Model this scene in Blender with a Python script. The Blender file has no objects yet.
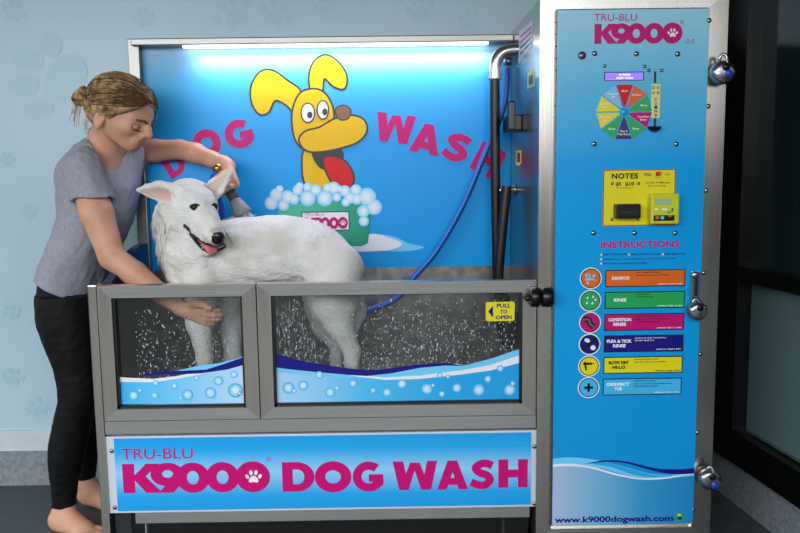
import bpy, bmesh, math, random
import numpy as np
from mathutils import Vector, Matrix
from mathutils.geometry import tessellate_polygon
random.seed(7); rng = np.random.default_rng(7)
scene = bpy.context.scene
col = scene.collection
KS = 0.86            # the set is laid out in its own unit; every root is scaled by this to real metres

# ------------------------------------------------------------------ camera model
FPX = 780.0
CX, CY, CZ, YAW, PITCH, ROLL = 1.0188, -2.5818, 1.3691, .0072, .1202, -.013
cF = np.array([math.sin(YAW)*math.cos(PITCH), math.cos(YAW)*math.cos(PITCH), -math.sin(PITCH)])
cR = np.array([math.cos(YAW), -math.sin(YAW), 0.0]); cU = np.cross(cR, cF)
R2 = cR*math.cos(ROLL)+cU*math.sin(ROLL); U2 = -cR*math.sin(ROLL)+cU*math.cos(ROLL)
C0 = np.array([CX, CY, CZ])
def P(u, v, Y):
    """point of the set on the vertical plane at depth Y"""
    if Y == 0 and u > 548: Y = -.021      # prints on the cabinet door sit on its face
    d = cF+R2*(u-400)/FPX-U2*(v-266.5)/FPX
    return C0+d*((Y-CY)/d[1])
def PV(u, v, Y): return Vector(P(u, v, Y))

# ------------------------------------------------------------------ object helpers
ORG = {}
def tag(o, label=None, cat=None, group=None, kind=None):
    if label: o['label'] = label
    if cat: o['category'] = cat
    if group: o['group'] = group
    if kind: o['kind'] = kind
    return o
def thing(name, label, cat, loc, group=None):
    o = bpy.data.objects.new(name, None); col.objects.link(o)
    o.location = loc; o.empty_display_size = .1; ORG[o.name] = Vector(loc)
    return tag(o, label, cat, group)
def mesh_obj(name, V, Fc, mats, parent=None, smooth=False, mi=None, label=None, kind=None, origin=None):
    """V in set coordinates; the object's origin goes to the bbox bottom centre"""
    V = np.asarray([tuple(v) for v in V], dtype=float) if not isinstance(V, np.ndarray) else V
    if origin is None:
        lo, hi = V.min(0), V.max(0); c = (lo+hi)/2
        if parent is None: c[2] = lo[2]
    else: c = np.array(origin, float)
    me = bpy.data.meshes.new(name)
    if isinstance(Fc, np.ndarray):
        n, k = Fc.shape
        me.vertices.add(len(V)); me.vertices.foreach_set('co', (V-c).astype(np.float32).ravel())
        me.loops.add(n*k); me.loops.foreach_set('vertex_index', Fc.astype(np.int32).ravel())
        me.polygons.add(n); me.polygons.foreach_set('loop_start', np.arange(0, n*k, k, dtype=np.int32))
        me.update(calc_edges=True)
    else:
        me.from_pydata([tuple(v) for v in (V-c)], [], Fc)
    me.validate()
    for m in (mats if isinstance(mats, (list, tuple)) else [mats]): me.materials.append(m)
    if mi is not None: me.polygons.foreach_set('material_index', np.asarray(mi, dtype=np.int32))
    if smooth: me.polygons.foreach_set('use_smooth', np.ones(len(me.polygons), dtype=bool))
    me.update()
    o = bpy.data.objects.new(name, me); col.objects.link(o)
    ORG[o.name] = Vector(c)
    if parent is not None:
        o.parent = parent; o.location = Vector(c)-ORG[parent.name]
    else: o.location = Vector(c)
    return tag(o, label=label, kind=kind)

class MB:
    """collects shapes with their materials and links them as ONE mesh"""
    def __init__(s): s.V = []; s.F = []; s.M = []; s.mats = []; s.S = []
    def _m(s, m):
        if m not in s.mats: s.mats.append(m)
        return s.mats.index(m)
    def add(s, V, Fc, m, smooth=False):
        b = len(s.V); s.V += [tuple(v) for v in V]; k = s._m(m)
        for f in Fc: s.F.append(tuple(b+i for i in f)); s.M.append(k); s.S.append(smooth)
        return s
    def box(s, x0, x1, y0, y1, z0, z1, m, bev=0.0):
        x0, x1 = sorted((x0, x1)); y0, y1 = sorted((y0, y1)); z0, z1 = sorted((z0, z1))
        bm = bmesh.new(); bmesh.ops.create_cube(bm, size=1)
        for v in bm.verts: v.co = Vector(((x0+x1)/2+v.co.x*(x1-x0), (y0+y1)/2+v.co.y*(y1-y0), (z0+z1)/2+v.co.z*(z1-z0)))
        if bev: bmesh.ops.bevel(bm, geom=bm.edges[:], offset=min(bev, .45*min(x1-x0, y1-y0, z1-z0)), segments=2, affect='EDGES', profile=.6)
        bm.verts.index_update(); s.add([v.co[:] for v in bm.verts], [[v.index for v in f.verts] for f in bm.faces], m); bm.free(); return s
    def prism(s, pts, y0, y1, m):
        """polygon given as (x, z) pushed from y0 to y1"""
        n = len(pts)
        V = [(x, y0, z) for x, z in pts]+[(x, y1, z) for x, z in pts]
        F = [[i, (i+1) % n, n+(i+1) % n, n+i] for i in range(n)]+[list(range(n))[::-1], list(range(n, 2*n))]
        return s.add(V, F, m)
    def tube(s, pts, r, m, n=12, caps=True, closed=False):
        pts = [Vector(p) for p in pts]; N = len(pts); rr = r if isinstance(r, (list, tuple)) else [r]*N
        V = []; F = []; up = None
        for i, p in enumerate(pts):
            t = (pts[(i+1) % N]-pts[i-1]) if closed else (pts[min(i+1, N-1)]-pts[max(i-1, 0)])
            t.normalize()
            if up is None: up = t.orthogonal().normalized()
            up = (up-t*up.dot(t)).normalized(); b = t.cross(up)
            for k in range(n):
                a = 2*math.pi*k/n; V.append(p+(up*math.cos(a)+b*math.sin(a))*rr[i])
        for i in range(N if closed else N-1):
            j = (i+1) % N
            for k in range(n): F.append([i*n+k, i*n+(k+1) % n, j*n+(k+1) % n, j*n+k])
        if caps and not closed: F += [list(range(n))[::-1], [(N-1)*n+k for k in range(n)]]
        return s.add(V, F, m, True)
    def lathe(s, c, axis, prof, m, n=24):
        """prof: (distance along axis, radius)"""
        a = Vector(axis).normalized(); u = a.orthogonal().normalized(); w = a.cross(u); c = Vector(c)
        V = []; F = []
        for d, r in prof:
            for k in range(n):
                t = 2*math.pi*k/n; V.append(c+a*d+(u*math.cos(t)+w*math.sin(t))*max(r, 1e-5))
        for i in range(len(prof)-1):
            for k in range(n): F.append([i*n+k, i*n+(k+1) % n, (i+1)*n+(k+1) % n, (i+1)*n+k])
        F += [list(range(n))[::-1], [(len(prof)-1)*n+k for k in range(n)]]
        return s.add(V, F, m, True)
    def ball(s, c, r, m, seg=16, sc=(1, 1, 1)):
        bm = bmesh.new(); bmesh.ops.create_uvsphere(bm, u_segments=seg, v_segments=seg//2, radius=1)
        bm.verts.index_update(); c = Vector(c)
        s.add([c+Vector((v.co.x*r*sc[0], v.co.y*r*sc[1], v.co.z*r*sc[2])) for v in bm.verts], [[v.index for v in f.verts] for f in bm.faces], m, True); bm.free(); return s
    def poly(s, loops, y, m):
        """flat print on a plane y=const: loops of (x, z), first outer then holes"""
        L = [[Vector((p[0], p[1], 0)) for p in lp] for lp in loops]
        tris = tessellate_polygon(L); flat = [p for lp in L for p in lp]
        V = [(p.x, y, p.y) for p in flat]; F = []
        for t in tris:
            a, b, c = [flat[i] for i in t]
            ar = (b.x-a.x)*(c.y-a.y)-(b.y-a.y)*(c.x-a.x)
            if abs(ar) < 1e-14: continue
            F.append(list(t) if ar > 0 else list(t)[::-1])
        return s.add(V, F, m)
    def build(s, name, parent=None, label=None, kind=None, origin=None):
        o = mesh_obj(name, s.V, s.F, s.mats, parent, mi=s.M, label=label, kind=kind, origin=origin)
        if any(s.S): o.data.polygons.foreach_set('use_smooth', s.S); o.data.update()
        return o

def catmull(pts, n=8, closed=False):
    pts = [np.array(p, float) for p in pts]; N = len(pts); out = []
    for i in range(N if closed else N-1):
        if closed: p0, p1, p2, p3 = pts[i-1], pts[i], pts[(i+1) % N], pts[(i+2) % N]
        else: p0, p1, p2, p3 = pts[max(i-1, 0)], pts[i], pts[i+1], pts[min(i+2, N-1)]
        for k in range(n):
            t = k/n
            out.append(.5*((2*p1)+(-p0+p2)*t+(2*p0-5*p1+4*p2-p3)*t*t+(-p0+3*p1-3*p2+p3)*t**3))
    if not closed: out.append(pts[-1])
    return out
def circ(cx, cz, r, n=24, rz=None, rot=0, a0=0, a1=2*math.pi):
    rz = rz or r; o = []
    for k in range(n):
        a = a0+(a1-a0)*k/n; x, z = r*math.cos(a), rz*math.sin(a)
        o.append((cx+x*math.cos(rot)-z*math.sin(rot), cz+x*math.sin(rot)+z*math.cos(rot)))
    return o
def stroke(pts, w, closed=False):
    """quads along a centre line (x, z) of width w; a list of polygons"""
    pts = [np.array(p[:2], float) for p in pts]; N = len(pts); L = []; R = []
    for i in range(N):
        a = pts[i-1] if (closed or i > 0) else pts[i]; b = pts[(i+1) % N] if (closed or i < N-1) else pts[i]
        t = b-a; t /= (np.linalg.norm(t)+1e-12); n = np.array([-t[1], t[0]])
        ww = w[i] if isinstance(w, (list, tuple)) else w
        L.append(pts[i]+n*ww/2); R.append(pts[i]-n*ww/2)
    return [[tuple(L[i]), tuple(R[i]), tuple(R[(i+1) % N]), tuple(L[(i+1) % N])] for i in range(N if closed else N-1)]

# ------------------------------------------------------------------ materials
def lin(c):
    return tuple(((x/12.92) if x <= .04045 else ((x+.055)/1.055)**2.4) for x in [v/255 for v in c])+(1.0,)
def mat(name, rgb, rough=.5, metal=0, spec=.5, emit=None, es=1, trans=0, coat=0, sss=0, alpha=1, ior=1.45):
    m = bpy.data.materials.new(name); m.use_nodes = True; b = m.node_tree.nodes['Principled BSDF']
    b.inputs['Base Color'].default_value = lin(rgb); b.inputs['Roughness'].default_value = rough
    b.inputs['Metallic'].default_value = metal; b.inputs['Specular IOR Level'].default_value = spec
    b.inputs['Transmission Weight'].default_value = trans; b.inputs['Coat Weight'].default_value = coat
    b.inputs['Coat Roughness'].default_value = .08; b.inputs['IOR'].default_value = ior
    b.inputs['Subsurface Weight'].default_value = sss; b.inputs['Subsurface Scale'].default_value = .01
    b.inputs['Alpha'].default_value = alpha
    if emit: b.inputs['Emission Color'].default_value = lin(emit); b.inputs['Emission Strength'].default_value = es
    return m
def nd(m, t, **kw):
    n = m.node_tree.nodes.new(t)
    for k, v in kw.items(): setattr(n, k, v)
    return n
def bsdf(m): return m.node_tree.nodes['Principled BSDF']
def noise_color(m, c1, c2, scale=(5, 5, 5), detail=4, lo=.35, hi=.65, rough=None, bump=0, bdist=.002, coords='Object'):
    nt = m.node_tree; tc = nd(m, 'ShaderNodeTexCoord'); mp = nd(m, 'ShaderNodeMapping'); mp.inputs['Scale'].default_value = scale
    nz = nd(m, 'ShaderNodeTexNoise'); nz.inputs['Scale'].default_value = 1; nz.inputs['Detail'].default_value = detail
    cr = nd(m, 'ShaderNodeValToRGB'); cr.color_ramp.elements[0].position = lo; cr.color_ramp.elements[1].position = hi
    cr.color_ramp.elements[0].color = lin(c1); cr.color_ramp.elements[1].color = lin(c2)
    nt.links.new(tc.outputs[coords], mp.inputs[0]); nt.links.new(mp.outputs[0], nz.inputs[0]); nt.links.new(nz.outputs[0], cr.inputs[0])
    nt.links.new(cr.outputs[0], bsdf(m).inputs['Base Color'])
    if rough:
        mr = nd(m, 'ShaderNodeMapRange'); mr.inputs['To Min'].default_value = rough[0]; mr.inputs['To Max'].default_value = rough[1]
        nt.links.new(nz.outputs[0], mr.inputs[0]); nt.links.new(mr.outputs[0], bsdf(m).inputs['Roughness'])
    if bump:
        bp = nd(m, 'ShaderNodeBump'); bp.inputs['Strength'].default_value = bump; bp.inputs['Distance'].default_value = bdist
        nt.links.new(nz.outputs[0], bp.inputs['Height']); nt.links.new(bp.outputs[0], bsdf(m).inputs['Normal'])
    return m
def steel(name, c1, c2, scale, rough=(.16, .30)):
    m = mat(name, c1, .3, 1); return noise_color(m, c1, c2, scale, 3, .3, .7, rough)
M = {}
M['steel_h'] = steel('brushed steel along x', (196, 194, 190), (216, 213, 207), (2.5, 500, 500))
M['steel_v'] = steel('brushed steel along z', (180, 175, 166), (198, 193, 184), (500, 500, 2.5))
M['steel_rail'] = steel('dull brushed steel', (138, 136, 130), (152, 149, 143), (2.5, 500, 500), (.3, .45))
M['steel_tub'] = noise_color(mat('wet tub steel', (120, 120, 120), .3, 1), (128, 124, 120), (152, 148, 142), (30, 30, 30), 4, .3, .7, (.25, .42), .06)
M['steel_dark'] = mat('steel in the plinth', (110, 112, 112), .35, 1)
M['chrome'] = mat('chrome', (165, 165, 168), .22, 1)
M['blackrub'] = mat('black rubber', (14, 14, 15), .45)
M['blackpl'] = mat('black plastic', (12, 12, 13), .3)
M['cyan'] = mat('cyan vinyl', (28, 158, 218), .16, coat=.5)
M['white'] = mat('white vinyl', (236, 236, 240), .4, spec=.25)
M['offwhite'] = mat('white enamelled sheet', (205, 208, 214), .3)
M['magenta'] = mat('magenta vinyl', (198, 16, 112), .4, spec=.25)
M['navy'] = mat('navy vinyl', (22, 18, 122), .25)
M['sky'] = mat('pale blue vinyl', (118, 206, 246), .25)
M['mid'] = mat('mid blue vinyl', (40, 168, 228), .25)
M['black'] = mat('black vinyl', (10, 10, 12), .35)
M['yellow'] = mat('yellow vinyl', (232, 218, 20), .3)
M['orange'] = mat('orange vinyl', (226, 104, 24), .3)
M['green'] = mat('green vinyl', (34, 168, 86), .3)
M['red'] = mat('red vinyl', (214, 28, 34), .4, spec=.25)
M['teal'] = mat('teal vinyl', (16, 160, 128), .3)
M['cream'] = mat('cream vinyl', (232, 222, 130), .35)
M['dogyellow'] = mat('golden yellow vinyl', (232, 186, 14), .4, spec=.25)
M['brown'] = mat('brown vinyl', (120, 70, 26), .3)
M['pink'] = mat('lilac vinyl', (222, 190, 226), .3)
M['dots'] = mat('white print', (235, 238, 240), .3)
M['bolt'] = mat('stainless bolt', (150, 148, 142), .25, 1)
M['bluehose'] = mat('blue hose rubber', (20, 92, 176), .3)
M['lcd'] = mat('lit violet screen', (120, 90, 230), .3, emit=(140, 110, 245), es=.9)
M['lcdw'] = mat('lit white text', (220, 215, 255), .3, emit=(225, 220, 255), es=1.0)
M['lcdg'] = mat('grey green display', (160, 190, 140), .3)
def gradient(name, stops, z0, z1, axis=2, rough=.16, coat=.5):
    """a colour fade along one axis (set metres, world coordinates)"""
    m = mat(name, (128, 128, 128), rough, coat=coat); nt = m.node_tree
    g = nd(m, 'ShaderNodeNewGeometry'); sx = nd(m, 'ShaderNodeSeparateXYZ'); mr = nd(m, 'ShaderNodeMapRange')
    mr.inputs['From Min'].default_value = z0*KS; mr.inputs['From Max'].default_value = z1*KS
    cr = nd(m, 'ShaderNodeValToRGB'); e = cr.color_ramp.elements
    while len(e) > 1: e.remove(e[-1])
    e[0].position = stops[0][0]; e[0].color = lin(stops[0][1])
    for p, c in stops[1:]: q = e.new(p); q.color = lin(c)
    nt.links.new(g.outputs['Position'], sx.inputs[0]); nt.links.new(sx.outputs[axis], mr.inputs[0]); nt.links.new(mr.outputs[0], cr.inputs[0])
    nt.links.new(cr.outputs[0], bsdf(m).inputs['Base Color']); return m

# ------------------------------------------------------------------ lettering
def text_mesh(s, bold=0.0, spacing=1.0):
    c = bpy.data.curves.new('t', 'FONT'); c.body = s; c.size = 1; c.offset = bold; c.resolution_u = 3
    c.space_character = spacing; c.align_x = 'CENTER'; c.space_line = .85
    o = bpy.data.objects.new('t', c); col.objects.link(o)
    dg = bpy.context.evaluated_depsgraph_get(); me = bpy.data.meshes.new_from_object(o.evaluated_get(dg))
    V = np.array([v.co[:] for v in me.vertices]); F = [list(p.vertices) for p in me.polygons]
    bpy.data.objects.remove(o); bpy.data.curves.remove(c); bpy.data.meshes.remove(me)
    V[:, :2] = (V[:, :2]-V[:, :2].min(0))/(np.ptp(V[:, :2], axis=0)+1e-9)
    return V, F
def text(mb, s, x0, z0, x1, z1, y, m, bold=.0, spacing=1.0):
    """text fitted into the rectangle x0..x1, z0..z1 on the plane y, facing -y"""
    V, F = text_mesh(s, bold, spacing)
    W = [(x0+v[0]*(x1-x0), y, z0+v[1]*(z1-z0)) for v in V]
    mb.add(W, F, m)
def tpx(mb, s, u0, v0, u1, v1, Y, y, m, bold=.0, spacing=1.0):
    a = P(u0, v1, Y); b = P(u1, v0, Y); text(mb, s, a[0], a[2], b[0], b[2], y, m, bold, spacing)
def ring(cx, cz, rx, rz, w, n=40):
    return [circ(cx, cz, rx, n, rz), circ(cx, cz, rx-w, n, rz-w)[::-1]]
def glyph(ch):
    """heavy rounded display letters, height 1; returns (width, [polygons with holes])"""
    s = .3
    if ch == 'K': return .92, [[[(0, 0), (s, 0), (s, 1), (0, 1)]], [[(s*.6, .45), (.6, 1), (.95, 1), (s+.13, .40)]], [[(s*.6, .62), (s+.2, .68), (.98, 0), (.58, 0)]]]
    if ch == '0': return 1.0, [[circ(.5, .5, .53, 40, .53), circ(.5, .5, .19, 28, .235)[::-1]]]
    if ch == '9':
        return .92, [[circ(.48, .62, .47, 36, .40), circ(.48, .64, .15, 24, .13)[::-1]], [[(.93, .66), (.95, .5), (.86, .3), (.62, 0), (.2, 0), (.5, .35)]]]
    if ch == 'D':
        out = [(0, 0), (.42, 0)]+[(.42+.5*math.sin(a), .5-.5*math.cos(a)) for a in np.linspace(0.1, math.pi-.1, 16)]+[(.42, 1), (0, 1)]
        ins = [(s, .25), (s, .75), (.42, .75)]+[(.42+.21*math.sin(a), .5+.25*math.cos(a)) for a in np.linspace(.2, math.pi-.2, 12)]+[(.42, .25)]
        return .94, [[out, ins]]
    if ch == 'O': return 1.04, [[circ(.52, .5, .54, 40, .53), circ(.52, .5, .23, 28, .22)[::-1]]]
    if ch == 'G':
        a = np.linspace(math.radians(48), math.radians(345), 30)
        pts = [(.5+.385*math.cos(t), .5+.375*math.sin(t)) for t in a]
        return .98, [[q] for q in stroke(pts, .29)]+[[[(.5, .32), (.98, .32), (.98, .58), (.5, .58)]], [[(.7, .1), (.98, .2), (.98, .45), (.7, .45)]]]
    if ch == 'W':
        return 1.42, [[[(0, 1), (.34, 1), (.52, 0), (.2, 0)]], [[(.2, 0), (.5, 0), (.78, .95), (.56, .95)]], [[(.9, 0), (1.2, 0), (.86, .95), (.62, .95)]], [[(.9, 0), (1.22, 0), (1.42, 1), (1.1, 1)]]]
    if ch == 'A':
        return 1.12, [[[(0, 0), (.34, 0), (.7, 1), (.38, 1)]], [[(.78, 0), (1.12, 0), (.72, 1), (.42, 1)]], [[(.25, .16), (.9, .16), (.84, .4), (.3, .4)]]]
    if ch == 'S':
        pts = catmull([(.8, .80), (.62, .87), (.4, .87), (.2, .72), (.36, .56), (.58, .48), (.72, .32), (.56, .14), (.32, .13), (.05, .24)], 5)
        return .9, [[q] for q in stroke(pts, .27)]
    if ch == 'H': return .96, [[[(0, 0), (.32, 0), (.32, 1), (0, 1)]], [[(.64, 0), (.96, 0), (.96, 1), (.64, 1)]], [[(.2, .36), (.8, .36), (.8, .64), (.2, .64)]]]
    return .5, []
def glyph_at(mb, ch, cx, cz, h, y, m, rot=0, w=None):
    gw, polys = glyph(ch); sx = (w/gw) if w else h
    c, s = math.cos(rot), math.sin(rot)
    for k, loops in enumerate(polys):
        L = []
        for lp in loops:
            q = []
            for x, z in lp:
                a, b = (x-gw/2)*sx, (z-.5)*h
                q.append((cx+a*c-b*s, cz+a*s+b*c))
            L.append(q)
        mb.poly(L, y-.00002*k, m)
def paw(mb, cx, cz, r, y, m, rot=0):
    c, s = math.cos(rot), math.sin(rot)
    def T(x, z): return (cx+(x*c-z*s)*r, cz+(x*s+z*c)*r)
    pad = catmull([(0, .12), (.38, -.1), (.55, -.5), (.3, -.68), (0, -.58), (-.3, -.68), (-.55, -.5), (-.38, -.1)], 4, True)
    mb.poly([[T(*p) for p in pad]], y, m)
    for x, z, rx, rz, ro in ((-.72, .05, .19, .28, .5), (-.28, .5, .2, .3, .12), (.28, .5, .2, .3, -.12), (.72, .05, .19, .28, -.5)):
        mb.poly([[T(*p) for p in circ(x, z, rx, 14, rz, ro)]], y, m)
def logo(mb, u0, v0, u1, v1, Y, y, m, mp, reg=None):
    """K9000 wordmark with a paw in its last ring"""
    a = P(u0, v1, Y); b = P(u1, v0, Y); W = b[0]-a[0]; h = b[2]-a[2]; zc = (a[2]+b[2])/2
    xs = {'K': (.0, .235), '9': (.185, .405)}
    glyph_at(mb, 'K', a[0]+W*.125, zc, h, y, m, w=W*.245)
    glyph_at(mb, '9', a[0]+W*.30, zc, h, y-.0002, m, w=W*.225)
    for i, cx in enumerate((.475, .675)): glyph_at(mb, '0', a[0]+W*cx, zc, h*.98, y-.0003-.0001*i, m, w=W*.212)
    mb.poly([circ(a[0]+W*.88, zc, W*.116, 40, h*.53)], y-.0006, m)
    paw(mb, a[0]+W*.885, zc, h*.29, y-.0012, mp)
# ================================================================== THE SETTING
M['wallblue'] = noise_color(mat('pale blue wall panel', (176, 210, 222), .28), (170, 198, 208), (180, 205, 213), (1.2, 1.2, .8), 3)
M['pawblue'] = mat('blue paw print ink', (164, 195, 206), .3)
M['whiteband'] = noise_color(mat('white skirting paint', (196, 204, 210), .5), (190, 198, 205), (204, 210, 214), (6, 6, 6), 4)
M['concrete'] = noise_color(mat('grey render', (150, 156, 160), .85), (112, 119, 124), (142, 148, 152), (55, 55, 55), 8, .3, .7, None, .4)
M['floor'] = noise_color(mat('dark vinyl floor', (66, 71, 73), .5), (60, 65, 67), (76, 81, 83), (9, 9, 9), 8, .3, .7, (.35, .6), .15)
M['brick'] = mat('dark red brick', (70, 34, 22), .85)
nt = M['brick'].node_tree; bk = nd(M['brick'], 'ShaderNodeTexBrick'); tc = nd(M['brick'], 'ShaderNodeTexCoord'); mp = nd(M['brick'], 'ShaderNodeMapping')
mp.inputs['Rotation'].default_value = (math.pi/2, 0, 0)
nt.links.new(tc.outputs['Object'], mp.inputs[0]); nt.links.new(mp.outputs[0], bk.inputs['Vector'])
bk.inputs['Color1'].default_value = lin((84, 42, 28)); bk.inputs['Color2'].default_value = lin((58, 30, 22)); bk.inputs['Mortar'].default_value = lin((60, 54, 50))
bk.inputs['Scale'].default_value = 1; bk.inputs['Brick Width'].default_value = .23; bk.inputs['Row Height'].default_value = .085; bk.inputs['Mortar Size'].default_value = .006
nt.links.new(bk.outputs['Color'], bsdf(M['brick']).inputs['Base Color'])
M['blackframe'] = mat('black aluminium', (9, 9, 10), .35)
M['glassdark'] = mat('dark window glass', (30, 40, 40), .06, coat=.6)
M['glassfrost'] = mat('frosted window glass', (94, 122, 122), .5)
M['ceil'] = mat('grey soffit', (150, 152, 155), .8)

WY = .80
def struct(mb, name, parent=None):
    return mb.build(name, parent, kind='structure' if parent is None else None)
struct(MB().box(-3.2, 3.4, -6.0, 1.0, -.06, 0, M['floor']), 'floor')
struct(MB().box(-3.2, 3.4, -4.2, 1.0, 3.0, 3.1, M['ceil']), 'ceiling')
wb = struct(MB().box(-3.2, 2.21, WY, WY+.12, 0, 3.0, M['wallblue']), 'wall_back')
zw0, zw1 = P(20, 450, WY)[2], P(20, 430, WY)[2]
struct(MB().box(-3.2, 2.2, WY-.012, WY, zw0, zw1, M['whiteband']), 'trim_1')
struct(MB().box(-3.2, 2.2, WY-.02, WY, 0, zw0, M['concrete']), 'baseboard_back')
pm = MB()
for i, (u, v, r, ro) in enumerate(((14, 12, 13, -.3), (144, 18, 12, .2), (232, 12, 22, .5), (276, 14, 18, -.4), (12, 312, 11, .3), (13, 377, 13, -.2), (38, 322, 8, .1), (30, 212, 10, .2), (38, 408, 14, .3), (420, 8, 16, .3), (8, 160, 9, 0), (470, 22, 14, -.3), (325, 5, 12, .2))):
    a = P(u, v, WY); paw(pm, a[0], a[2], r/235, WY-.0015, M['pawblue'], ro)
for u, v, rx, rz, ro in ((50.6, 44, 11, 13, .3), (29, 59, 15, 11, -.3), (24, 85, 15, 11, 0), (39, 109, 15, 10, .2), (66, 78, 19, 26, -.65)):
    a = P(u, v, WY); pm.poly([circ(a[0], a[2], rx/235, 28, rz/235, ro)], WY-.0015, M['pawblue'])
pm.build('paw_print_pattern', wb)
# brick return and the glazed right wall, turned a little outwards
struct(MB().box(2.21, 3.0, WY-.1, WY+.12, 0, 3.0, M['brick']), 'wall_right')
W0 = Vector((2.4, .5, 0)); Wd = Vector((.1, -1, 0)).normalized(); Wn = Vector((-Wd.y, Wd.x, 0))
if Wn.x < 0: Wn = -Wn
def rw(s, off, z): p = W0+Wd*s+Wn*off; return (p.x, p.y, z)
def rbox(mb, s0, s1, o0, o1, z0, z1, m):
    V = [rw(s, o, z) for z in (z0, z1) for s, o in ((s0, o0), (s1, o0), (s1, o1), (s0, o1))]
    mb.add(V, [[0, 3, 2, 1], [4, 5, 6, 7], [0, 1, 5, 4], [1, 2, 6, 5], [2, 3, 7, 6], [3, 0, 4, 7]], m); return mb
S0 = -.22
struct(rbox(MB(), S0, 3.2, .0, .14, 0, .185, M['concrete']), 'baseboard_right')
win = MB()
rbox(win, S0, 3.2, -.03, .09, .185, .315, M['blackframe']); rbox(win, S0, 3.2, -.03, .09, .93, .985, M['blackframe'])
rbox(win, S0, S0+.26, -.031, .091, .185, 2.6, M['blackframe']); rbox(win, S0, 3.2, -.03, .09, 2.6, 2.75, M['blackframe']); rbox(win, 1.5, 1.65, -.031, .091, .185, 2.6, M['blackframe'])
w1 = win.build('window_1', kind='structure')
rbox(MB(), S0+.1, 3.1, .03, .04, .3, .94, M['glassfrost']).build('lower_pane', w1)
rbox(MB(), S0+.1, 3.1, .03, .04, .97, 2.62, M['glassdark']).build('upper_pane', w1)
rbox(MB(), S0+.259, 3.1, .012, .03, .315, .322, M['steel_v']).build('glazing_bead', w1)

# ================================================================== THE DOG WASH MACHINE
st = thing('dog_wash_machine', 'large blue and steel coin operated dog wash with glass doors and tall control cabinet', 'dog wash machine', (1.05, .3, 0))
X = lambda u, v, Y=0: float(P(u, v, Y)[0]); Z = lambda u, v, Y=0: float(P(u, v, Y)[2])
sh, sv = M['steel_h'], M['steel_v']
xl = X(88, 286); xpl = X(98.6, 300); xcl = 1.4955; xcr = 2.10
zt = Z(120, 285.3)                                  # top of the doors
zd0 = Z(180, 419)                                    # bottom of the doors
zr0 = Z(180, 432.3)
# posts
MB().box(xl, xpl-.003, -.01, .045, .0, zt+.002, sv, .004).build('front_post', st)
YB = .6
MB().box(X(131.5, 100, YB-.03), X(142.5, 100, YB-.03), YB-.045, YB+.03, 0.0, 1.90, M['steel_rail'], .003).build('rear_post', st)
MB().box(1.46, 1.497, YB+.005, YB+.045, 0.0, 1.90, sv, .003).build('rear_post', st)
# rail under the doors, sign panel, lower box
MB().box(xpl, xcl-.003, -.0115, .05, zr0, zd0-.002, sh, 0).build('lower_rail', st)
pz0, pz1 = Z(320, 509.5), Z(320, 433.2)
px0, px1 = X(108, 470), X(537.5, 470)
fp = MB().box(px0, px1, -.004, .02, pz0, pz1, M['offwhite'], .002).build('sign_panel', st)
dx0, dx1 = X(116, 470), X(530.7, 470)
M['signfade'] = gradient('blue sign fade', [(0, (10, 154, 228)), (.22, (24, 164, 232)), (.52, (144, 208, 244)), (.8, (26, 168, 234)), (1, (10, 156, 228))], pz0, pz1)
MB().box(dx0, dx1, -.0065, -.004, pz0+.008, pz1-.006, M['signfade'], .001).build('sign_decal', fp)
lg = MB(); y = -.0075
tpx(lg, 'TRU-BLU', 122.5, 447, 193, 458.8, 0, y, M['magenta'], 0)
logo(lg, 124, 461, 270.5, 492.5, 0, y, M['magenta'], M['white'])
for ch, u0, u1, v0, v1 in (('D', 283, 315, 461, 491), ('O', 316, 350.5, 461, 491), ('G', 354, 383, 461, 490.5), ('W', 393, 437, 460, 489.5), ('A', 437, 468, 459.5, 489), ('S', 469.5, 495, 459, 488), ('H', 498, 527.5, 458.3, 487)):
    a, b = P(u0, v1, 0), P(u1, v0, 0)
    glyph_at(lg, ch, (a[0]+b[0])/2, (a[2]+b[2])/2, b[2]-a[2], y, M['magenta'], w=b[0]-a[0])
lg.poly(ring(X(269, 458), Z(269, 458), .008, .008, .0015, 16), y, M['magenta'])
tpx(lg, 'R', 268.3, 456.6, 269.9, 459.4, 0, y, M['magenta'])
lg.build('sign_lettering', fp)
for u, v in ((112.3, 450.5), (115.3, 507), (533.8, 446), (534, 503)):
    a = P(u, v, 0); MB().lathe((a[0], -.004, a[2]), (0, -1, 0), [(0, .0075), (.003, .0072), (.005, .004), (.0052, 0)], M['bolt'], 12).build('bolt', fp)
for sx in (px0-.004, px1+.0):
    MB().box(sx-.006, sx+.004, -.001, .03, pz0-.02, pz1, M['steel_dark']).build('panel_edge', st)
MB().box(X(133, 517), X(531, 517), .02, .5, Z(300, 524), pz0+.01, sh, .003).build('drain_box', st)
MB().box(.062, 1.49, .09, .5, .03, .18, M['blackpl'], .004).build('shade_box', st)  # black box standing in for the dark shade under the tub
for a, b in ((.12, .1), (.12, .5), (1.4, .1), (1.4, .5)):
    MB().lathe((a, b, 0), (0, 0, 1), [(0, .03), (.012, .03), (.016, .012), (.17, .012)], M['chrome'], 16).build('levelling_foot', st)
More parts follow.
